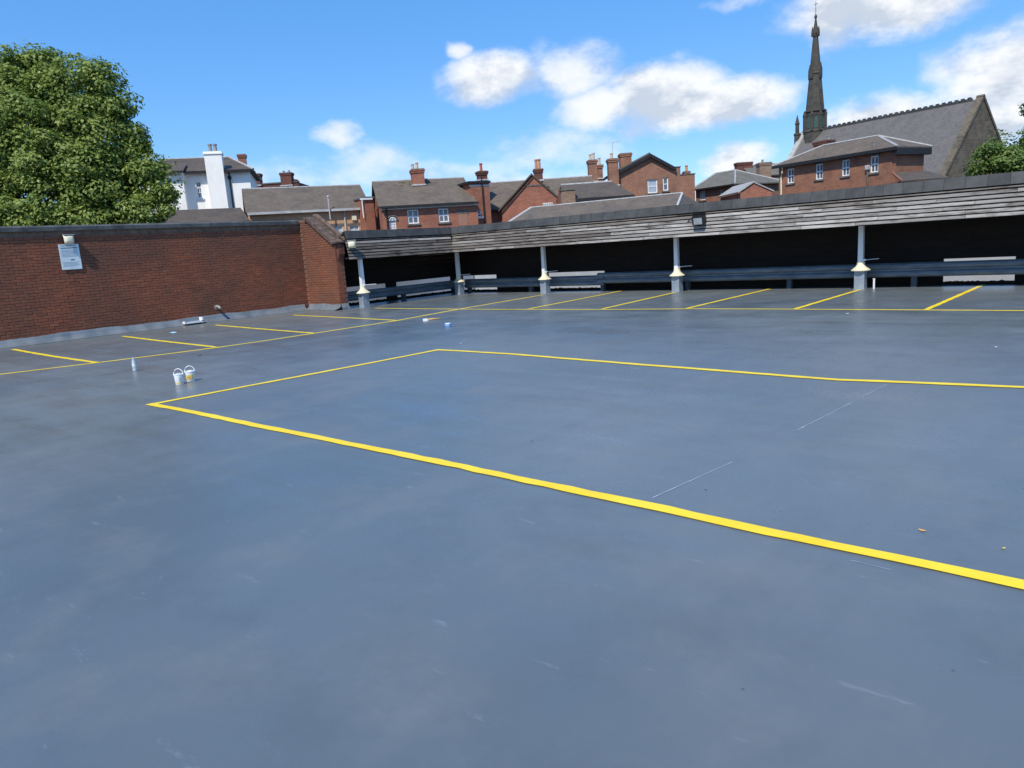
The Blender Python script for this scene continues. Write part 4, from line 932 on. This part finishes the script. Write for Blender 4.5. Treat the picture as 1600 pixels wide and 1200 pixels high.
q = h.whole(876.5,298,900,330,-.5); h.box('end_pier', 'brickm', q[0], q[1], -.5, .6, 0, q[3]); h.box('pier_cap', 'stone', q[0]-.06, q[1]+.06, -.56, .66, q[3], q[3]+.1)
h.gutter(q[1]+.02, W+.3, -.3, zb_-.05, 'blackp', .2)
# --- big brown gable
h = Bld('brown_gable_house', 'tall brown brick gable house with white windows and stepped parapet', 'house', (962,284,72), (1085.5,276,72)); W = h.W
ax, azp = h.loc(1015.5,243.5); lx, lz = h.loc(962,271.5); rx, rz_ = h.loc(1054,264); sx, sz = h.loc(1063,261); tx, tz = h.loc(1085.5,272)
w1 = h.whole(1011.5,281,1027.5,301); w2 = h.whole(1035.5,277.5,1044.5,297.5)
zb_ = min(lz, rz_, tz)-.02
h.facade(0, tx, zb_, [w1, w2], 'brickb', 0, 11, top=[(lx,zb_),(tx,zb_),(tx,tz),(sx,tz),(sx,sz),(rx,sz),(rx,rz_),(ax,azp),(lx,lz)])
h.window(w1, 0, cols=1, rows=2, fr=.1, lintel='brickb', pane='panel'); h.window(w2, 0, cols=1, rows=2, fr=.1, lintel='brickb')
h.box('parapet_step', 'brickb', rx+.0, sx, .004, 1.0, zb_+.01, sz-.002); h.box('parapet_step', 'brickb', sx+.003, tx-.002, .004, 1.2, zb_+.01, tz-.002)
h.box('parapet_cap', 'stone', sx-.05, tx+.06, -.05, 1.0, tz+.002, tz+.09); h.box('parapet_cap', 'stone', rx-.05, sx+.05, -.05, 1.0, sz+.002, sz+.08)
th = .16
mb = MB().slab([(lx-.5,-.3,lz-.12),(ax,-.3,azp+th),(ax,11,azp+th),(lx-.5,11,lz-.12)][::-1], th).slab([(rx+.1,-.3,rz_+.05),(rx+.1,11,rz_+.05),(ax,11,azp+th),(ax,-.3,azp+th)], th)
rg = h.part(mb, 'roof', 'slate')
h.part(MB().hexa([(lx-.4,-.34,lz-.35),(lx-.4,-.30,lz-.35),(lx-.4,-.30,lz-.05),(lx-.4,-.34,lz-.05),(ax,-.34,azp-.15),(ax,-.30,azp-.15),(ax,-.30,azp+.18),(ax,-.34,azp+.18)]), 'verge_board', 'blackp', rg)
h.part(MB().hexa([(rx+.1,-.34,rz_-.2),(rx+.1,-.30,rz_-.2),(rx+.1,-.30,rz_+.1),(rx+.1,-.34,rz_+.1),(ax,-.34,azp-.15),(ax,-.30,azp-.15),(ax,-.30,azp+.18),(ax,-.34,azp+.18)]), 'verge_board', 'blackp', rg)
ch = h.chimney(950.5, 966, 248.5, 290, -.6, 'brickb', 1.1, (.4,), 'potc', poth=.5)
x, z = h.loc(957.5, 245, -.1); h.part(MB().tube([(x,-.1,z-.3),(x,-.1,z+1.3)],.03,6).tube([(x-.1,-.1,z+1.25),(x+.75,-.1,z+1.38)],.018,6).tube([(x+.15,-.35,z+1.28),(x+.15,.15,z+1.28)],.012,5).tube([(x+.4,-.3,z+1.32),(x+.4,.1,z+1.32)],.012,5).tube([(x+.65,-.25,z+1.36),(x+.65,.05,z+1.36)],.012,5), 'aerial', 'greyg', ch)
h.chimney(969.5, 986.5, 240, 265, 1.5, 'brickb', 1.2); h.chimney(919.5, 932.5, 250.5, 284, -1.5, 'brickb', 1.1, (.3,.7), 'potc', poth=.6); h.chimney(933.5, 941.5, 258, 279, 1.5, 'brickb', .9, (.5,), 'potc', poth=.7)
h.chimney(1070, 1077.5, 268, 273, .3, 'brickb', .7, (.55,), 'poto', poth=.55)
# --- near grey roof just over the canopy
h = Bld('near_grey_roof', 'long low grey felt roof with pale verge just beyond the canopy', 'building', (800,352,46), (1060,330,40)); W = h.W
yr = 3.0; zr0 = h.loc(829,325,yr)[1]; zr1 = h.loc(1066,302,yr)[1]; xr0 = h.loc(829,325,yr)[0]; xr1 = h.loc(1066,302,yr)[0]
ze = h.loc(798,343,0)[1]-.4; x0 = h.loc(796,344,0)[0]-.5; x1 = h.loc(1056,316,0)[0]
zr = (zr0+zr1)/2
mb = MB().slab([(x0,-.2,ze),(x1,-.2,ze),(xr1,yr,zr1),(xr0,yr,zr0)],.12).slab([(x1,6.2,ze),(x0,6.2,ze),(xr0,yr,zr0),(xr1,yr,zr1)],.12).slab([(x1,-.2,ze),(x1,6.2,ze),(xr1,yr,zr1)],.12).slab([(x0,6.2,ze),(x0,-.2,ze),(xr0,yr,zr0)],.12)
h.facade(x0+.3, x1-.3, ze, [], 'brickb', 0, 6); rg = h.part(mb, 'roof', 'slate')
for p, q in (((x0,-.2,ze),(xr0,yr,zr0)), ((x1,-.2,ze),(xr1,yr,zr1))): h.part(MB().tube([p,q],.07,6), 'hip_flashing', 'flash', rg)
h.part(MB().tube([(xr0,yr,zr0+.02),(xr1,yr,zr1+.02)],.06,6), 'ridge_tiles', 'ridge', rg)
# --- small hip roofed house
h = Bld('slate_hip_house', 'small brown brick house with silvery slate hip roof', 'house', (1087,295.5,80), (1148.5,287.5,75)); W = h.W
ze = h.zt; wa = h.whole(1093.5,299,1102.5,312); wb = h.whole(1125.5,297,1128.5,305)
h.facade(0, W, ze, [wa, wb], 'brickb', 0, 6.5); h.window(wa, 0, cols=3, rows=1, lintel=None, pane='panel'); h.window(wb, 0, cols=1, rows=1, lintel=None, sill=None)
zr = h.loc(1149, 265.5, 3.0)[1]; xr = h.loc(1149, 265.5, 3.25)[0]; xr0 = h.loc(1118, 270, 3.25)[0]
h.hip_roof(0, W, 0, 6.5, ze, min(xr0, xr-.6), min(xr, W-.4), zr, 'slateg', .35, 'ridge'); h.gutter(-.3, W+.3, -.36, ze-.02, 'blackp', .14)
# --- brick sheds and stacks between the hip houses
h = Bld('brick_gable_shed', 'little red brick gable between the two hip roofed houses', 'shed', (1157,303,66), (1206,297,66)); W = h.W
ax, azp = h.loc(1179,286.5); h.facade(0, W, h.zt, [], 'brickh', 0, 6, top=[(0,h.zt),(W,h.zt),(ax,azp)])
h.part(MB().slab([(-.2,-.1,h.zt+.02),(ax,-.1,azp+.12),(ax,6,azp+.12),(-.2,6,h.zt+.02)][::-1],.1).slab([(W+.2,-.1,h.zt+.02),(W+.2,6,h.zt+.02),(ax,6,azp+.12),(ax,-.1,azp+.12)],.1), 'roof', 'ridge')
h = Bld('slate_roofed_terrace', 'slate roofed terrace end with dark brick stacks behind the little gable', 'house', (1176,276,88), (1222,272,88)); W = h.W
h.facade(0, W+2, h.zt, [], 'brickb', 0, 8); h.gable_roof(0, W+2, 0, 8, h.zt, 4, h.loc(1200,258,4)[1], 'slateg', .1, .3)
h.chimney(1151.5, 1175.5, 254.5, 270, 3.0, 'brickd', 1.0); h.chimney(1187, 1205, 254.5, 280, -2.0, 'brickm', 1.2, (.4,), 'potg', poth=.3)
h.part(MB().slab([(W*.15,-9,h.zt-1.6),(W+1,-9,h.zt-1.6),(W+1,-4,h.zt-.6),(W*.15,-4,h.zt-.6)],.12), 'lean_to_roof', 'slate')
# --- brick house with four sash windows and hip roof
h = Bld('sash_window_house', 'brown brick house with four white sash windows and grey hip roof', 'house', (1217,258.5,70.3), (1400,230,60)); W = h.W
ze = h.zt
wins = [h.whole(1230,264.5,1240.5,285.5), h.whole(1274.5,257,1285.5,279.5), h.whole(1315.5,250.5,1327,274), h.whole(1360,244.5,1372,268.5)]
Dh = 3.6
h.facade(0, W, ze, wins, 'brickc', 0, Dh)
for w in wins: h.window(w, 0, cols=2, rows=2, fr=.09, bar=.06)
zr = h.loc(1372,212,Dh/2)[1]; xr1 = h.loc(1372,212,Dh/2)[0]
rg = h.hip_roof(0, W, 0, Dh, ze, 3.4, min(xr1, W-1.5), zr, 'slate', .4, 'ridge')
h.gutter(-.4, W+.4, -.402, ze, 'blackp', .26, .12); h.box('eaves_fascia', 'blackp', W+.003, W+.40, -.39, Dh+.39, ze-.62, ze-.105)
h.chimney(1271, 1293, 222.5, 232, Dh/2+1.2, 'brickd', .9, (.85,), 'potg', poth=.35)
x, z = h.loc(1221, 275); h.part(MB().tube([(x+.5,-.45,ze-.25),(x+.35,-.3,ze-.7),(x+.05,-.09,ze-1.1),(x+.05,-.09,z-2.4),(x-.2,-.09,z-3.2)],.07,8), 'downpipe', 'dome')
x, z = h.loc(1357, 263); h.box('extract_box', 'greyg', x-.15, x+.15, -.25, -.002, z-.1, z+.25); h.part(MB().tube([(x,-.12,z-.1),(x+.05,-.12,z-2.5)],.08,8), 'flue', 'stone')
x, z = h.loc(1364, 231, 0.2); h.part(MB().lathe([(.06,0),(.06,.4),(.10,.42),(.10,.5)],8,(x,.35,ze+.25)), 'roof_vent', 'potg', rg)
# --- small slate porch roof right of it
h = Bld('slate_porch', 'low dark slate porch roof at the right end of the sash window house', 'building', (1408,286,56), (1482,274,56)); W = h.W
h.facade(.2, W, h.zt, [], 'brickb', 0, 4); h.part(MB().slab([(-.1,-.25,h.zt),(W,-.25,h.zt),(W,3,h.zt+.8),(.9,3,h.zt+.8)],.12), 'roof', 'slated'); h.part(MB().tube([(-.1,-.25,h.zt+.02),(.9,3,h.zt+.82)],.07,6), 'verge', 'brickh')

# ------------------------------------------------------------------ church
aR = at(1536.5, 153, 90); aL = at(1254, 206, 112)
ux = Vector((aR.x-aL.x, aR.y-aL.y, 0)); NL = ux.length; ux.normalize()
vy = Vector((-ux.y, ux.x, 0))
ch = empty('stone_church', (aL.x, aL.y, GZ), math.atan2(ux.y, ux.x)); props(ch, 'dark stone church with long pale slate roof and slender spire', 'church')
RZ = aR.z-GZ; HW = 8.6; EZ = RZ-10.4
# nave: local x along the ridge, the camera side is -y
NB = MB().box(.3, NL-.3, -HW+.4, HW-.4, 0, EZ)
NB.build('nave_wall', 'churchstone', ch)
for xx, nm in ((0, 0), (NL-.6, 1)):
    pr = [(-HW,0),(HW,0),(HW,EZ+.2),(0,RZ+.1),(-HW,EZ+.2)]
    V = [(xx, y, z) for y, z in pr]+[(xx+.6, y, z) for y, z in pr]
    MB().add(V, [(4,3,2,1,0),(5,6,7,8,9)]+[(i,(i+1) % 5,(i+1) % 5+5,i+5) for i in range(5)]).build('gable_wall', 'churchstone', ch)
    for s in (-1, 1):
        q = [(xx-.12, s*(HW+.2), EZ-.0), (xx+.72, s*(HW+.2), EZ-.0), (xx+.72, 0, RZ+.42), (xx-.12, 0, RZ+.42)]
        MB().slab(q if s < 0 else q[::-1], .3).build('gable_coping', 'copingst' if not nm else 'churchstone', ch)
rf_ = MB().slab([(.6,-HW-.3,EZ-.3),(NL-.6,-HW-.3,EZ-.3),(NL-.6,0,RZ),(.6,0,RZ)],.2).slab([(NL-.6,HW+.3,EZ-.3),(.6,HW+.3,EZ-.3),(.6,0,RZ),(NL-.6,0,RZ)],.2).build('nave_roof', 'slatel', ch)
nc = 27
for i in range(nc):
    x = 3.4+(NL-4.6)*i/nc; w = (NL-4.6)/nc
    MB().box(x, x+w-.03, -.13, .13, RZ-.02, RZ+.20).box(x+w*.25, x+w*.75, -.10, .10, RZ+.20, RZ+.36).build('crest_tile', 'slab', rf_)
# verge line of pale stone near the tower
MB().box(NL-.2, NL+1.6, 1.5, 2.6, 0, RZ-7.5).build('buttress', 'churchstone', ch)
# lantern and spire above the far gable
TX = 2.1; tw = MB().lathe([(1.5,RZ-6),(1.5,RZ-.2),(1.6,RZ-.1),(1.42,RZ+.2),(1.40,RZ+2.5),(1.58,RZ+2.62),(1.58,RZ+2.8)], 8, (TX,0,0), math.pi/8); t_ = tw.build('bell_stage', 'spirestone', ch)
for i in range(8):
    a = math.pi/4*i; c = Vector((TX+1.315*math.cos(a), 1.315*math.sin(a), RZ)); tv = Vector((-math.sin(a), math.cos(a), 0)); nv = Vector((math.cos(a), math.sin(a), 0))
    pr = [(-.26,.35),(.26,.35),(.26,1.6),(.16,1.9),(0,2.1),(-.16,1.9),(-.26,1.6)]
    V = [c+tv*x+nv*.0+Vector((0,0,z)) for x, z in pr]+[c+tv*x+nv*.03+Vector((0,0,z)) for x, z in pr]
    MB().add(V, [tuple(range(7,14))]+[(i_,(i_+1) % 7,(i_+1) % 7+7,i_+7) for i_ in range(7)]).build('louvre', 'verdigris', t_)
    for s in (-1, 1): MB().tube([c+tv*s*.34+nv*.03+Vector((0,0,.25)), c+tv*s*.34+nv*.03+Vector((0,0,1.65)), c+tv*s*.18+nv*.04+Vector((0,0,2.1)), c+nv*.04+Vector((0,0,2.28))], .06, 6).build('arch_moulding', 'spirestone', t_)
    a2 = a+math.pi/8; MB().lathe([(.19,0),(.17,2.0),(.21,2.1),(.21,2.35),(.03,2.75)], 6, (TX+1.5*math.cos(a2), 1.5*math.sin(a2), RZ+.0)).build('corner_shaft', 'spirestone', t_)
SB, SH = RZ+2.8, 12.9
def sr(z): return 1.30*(1-z/SH*.945)
spv = MB().lathe([(sr(0),SB),(sr(4.8),SB+4.8),(sr(5.0)+.14,SB+5.0),(sr(5.2),SB+5.2),(sr(10.2),SB+10.2),(sr(10.3)+.22,SB+10.35),(sr(10.8)+.16,SB+10.9),(sr(11.2)+.03,SB+11.3),(sr(12.6),SB+12.3),(.18,SB+12.4),(.20,SB+12.6),(.06,SB+12.9)], 8, (TX,0,0), math.pi/8)
sp = spv.build('spire', 'spirestone', ch)
for i in range(4):
    a = math.pi/2*i+math.pi/4*0; z0 = SB+4.3; r0 = sr(4.3)*.92; nv = Vector((math.cos(a), math.sin(a), 0)); tv = Vector((-math.sin(a), math.cos(a), 0)); c = Vector((TX, 0, z0))
    V = [c+nv*(r0+.14)+tv*-.3, c+nv*(r0+.14)+tv*.3, c+nv*(r0+.14)+tv*.3+Vector((0,0,1.2)), c+nv*(r0+.14)+Vector((0,0,2.1)), c+nv*(r0+.14)+tv*-.3+Vector((0,0,1.2))]
    V += [v-nv*.9 for v in V]
    MB().add(V, [(0,1,2,3,4)]+[(i_,(i_+1) % 5,(i_+1) % 5+5,i_+5)[::-1] for i_ in range(5)]).build('lucarne', 'spirestone', sp)
for i in range(8):
    a = math.pi/4*i+math.pi/8; MB().lathe([(.12,0),(.13,.5),(.02,1.3)], 5, (TX+(sr(10.0)+.12)*math.cos(a), (sr(10.0)+.12)*math.sin(a), SB+10.0)).build('pinnacle', 'spirestone', sp)
MB().tube([(TX,0,SB+12.8),(TX,0,SB+14.6)], .035, 6).tube([(TX-.35,0,SB+14.2),(TX+.35,0,SB+14.2)], .03, 6).build('finial', 'black', sp)
MB().lathe([(.42,0),(.42,1.3),(.5,1.4),(.5,1.6),(.28,1.7),(.26,2.8),(.34,2.9),(.03,4.2)], 8, (-.2,-.9,RZ-1.6)).build('pinnacle', 'spirestone', ch)

# ------------------------------------------------------------------ trees
def tree(name, label, base, blobs, nclump, per, leafsize, mat, clump_r=.9, seed=1, limbs=9, group=None):
    g_ = np.random.default_rng(seed)
    root = empty(name, (base.x, base.y, GZ)); props(root, label, 'tree', group)
    B_ = np.array([[*(Vector(c)-root.location), *r_] for c, r_ in blobs]); vol = B_[:,3]*B_[:,4]*B_[:,5]
    top = B_[:,2].max()
    tb = MB(); hgt = B_[:,2].min()
    mid = Vector(np.average(B_[:,:3], 0, vol))
    tb.tube([(0,0,0),(mid.x*.2,mid.y*.2,hgt*.6),(mid.x*.6,mid.y*.6,max(hgt,3)+1),tuple(mid*.98)], .55, 10, .16); tb.build('trunk', 'bark', root, True)
    lm = MB()
    for k in range(limbs):
        b_ = B_[k % len(B_)]; tgt = Vector(b_[:3])+Vector(g_.normal(0, .35, 3)*b_[3:6]); st_ = Vector((mid.x*.5, mid.y*.5, max(hgt,3)*random.uniform(.7,1.1)))
        lm.tube([st_, (st_+tgt)/2+Vector((0,0,.4)), tgt], .18, 6, .03)
    lm.build('limbs', 'bark', root, True)
    idx = g_.choice(len(B_), nclump, p=(vol**.67)/(vol**.67).sum())
    dirs = g_.normal(size=(nclump,3)); dirs /= np.linalg.norm(dirs,axis=1)[:,None]
    rad = np.where(g_.random(nclump) < .14, g_.uniform(.98, 1.08, nclump), g_.uniform(.5, 1.0, nclump))
    cen = B_[idx,:3]+dirs*B_[idx,3:6]*rad[:,None]
    d_ = np.sort(((cen[:,None,:]-cen[None,:,:])**2).sum(2), 1)[:,5]; keep = d_ < (clump_r*1.05)**2     # no clump floats free of the crown
    cen, dirs, rad = cen[keep], dirs[keep], rad[keep]; nclump = len(cen)
    cr = clump_r*g_.uniform(.45, 1.3, nclump)*np.where(rad > 1, .6, 1); ctint = g_.normal(0, .24, nclump)
    n_ = nclump*per; ci = np.repeat(np.arange(nclump), per)
    d2 = g_.normal(size=(n_,3)); d2 /= np.linalg.norm(d2,axis=1)[:,None]
    p = cen[ci]+d2*(cr[ci]*g_.uniform(.25,1,n_)**.5)[:,None]*np.array([1,1,.72])
    nrm = d2*.55+dirs[ci]*.35+np.array([0,0,.55])+g_.normal(0,.45,(n_,3)); nrm /= np.linalg.norm(nrm,axis=1)[:,None]
    a = np.cross(nrm, g_.normal(size=(n_,3))); a /= np.linalg.norm(a,axis=1)[:,None]; b_ = np.cross(nrm, a)
    s = leafsize*g_.uniform(.6,1.35,n_)[:,None]
    V = np.empty((n_,4,3)); V[:,0] = p-a*s*.5; V[:,1] = p-b_*s*.33+nrm*s*.06; V[:,2] = p+a*s*.55-nrm*s*.10; V[:,3] = p+b_*s*.33+nrm*s*.06
    me = bpy.data.meshes.new('crown'); me.vertices.add(n_*4); me.vertices.foreach_set('co', V.reshape(-1).astype(np.float32))
    me.loops.add(n_*4); me.loops.foreach_set('vertex_index', np.arange(n_*4, dtype=np.int32)); me.polygons.add(n_)
    me.polygons.foreach_set('loop_start', np.arange(0, n_*4, 4, dtype=np.int32)); me.polygons.foreach_set('loop_total', np.full(n_, 4, np.int32)); me.update()
    t = np.clip(.45+ctint[ci]+g_.normal(0,.2,n_), 0, 1); col = np.ones((n_*4,4), np.float32); col[:,:3] = np.repeat(t,4)[:,None]
    ca = me.color_attributes.new('tint','FLOAT_COLOR','POINT'); ca.data.foreach_set('color', col.ravel()); me.materials.append(MAT[mat])
    o = bpy.data.objects.new('crown', me); C.objects.link(o); o.parent = root
    return root
def bl(px, py, dep, rpx, rz=None, rd=None):
    c = at(px, py, dep); k = dep/FPX*.9; r_ = rpx*k; return (c, (r_, rd or r_, (rz or rpx)*k))
bs = [bl(50,215,44,115,105), bl(-65,240,45,120,115), bl(125,152,44,66,62), bl(158,222,43.5,62,72), bl(35,130,45,75,50), bl(170,295,43,70,60), bl(235,330,42.5,38,26), bl(60,310,42,120,55), bl(-120,170,46,90,90), bl(108,108,44.5,44,34), bl(238,268,43,24,22), bl(20,105,45,40,22), bl(260,296,42.5,15,24), bl(95,250,42.5,80,70), bl(10,230,43,80,80), bl(150,118,44,24,20), bl(172,160,43.8,34,40), bl(203,205,43.5,22,22), bl(62,96,45,26,16), bl(222,238,43.2,18,14), bl(120,355,41.5,90,30), bl(0,350,41.5,90,34)]
tree('leafy_tree', 'huge leafy green tree rising behind the brick wall', at(10,300,44), bs, 1700, 130, .20, 'leaf', .85, 5, 13)
bs = [bl(1592,238,62,52,44), bl(1548,246,61,36,28), bl(1635,230,63,48,48), bl(1565,262,60,44,20), bl(1610,262,60,44,24)]
tree('leafy_tree', 'bright green tree against the church gable', at(1600,300,62), bs, 260, 110, .26, 'leafb', .9, 8, 6)
bs = [bl(1625,168,75,24,24), bl(1618,190,74,14,12), bl(1655,155,75,40,40)]
tree('leafy_tree', 'dark tree cut off by the right edge above the bright tree', at(1650,260,75), bs, 90, 100, .32, 'leafd', 1.0, 9, 5)

scene.render.resolution_x = 1024; scene.render.resolution_y = 768
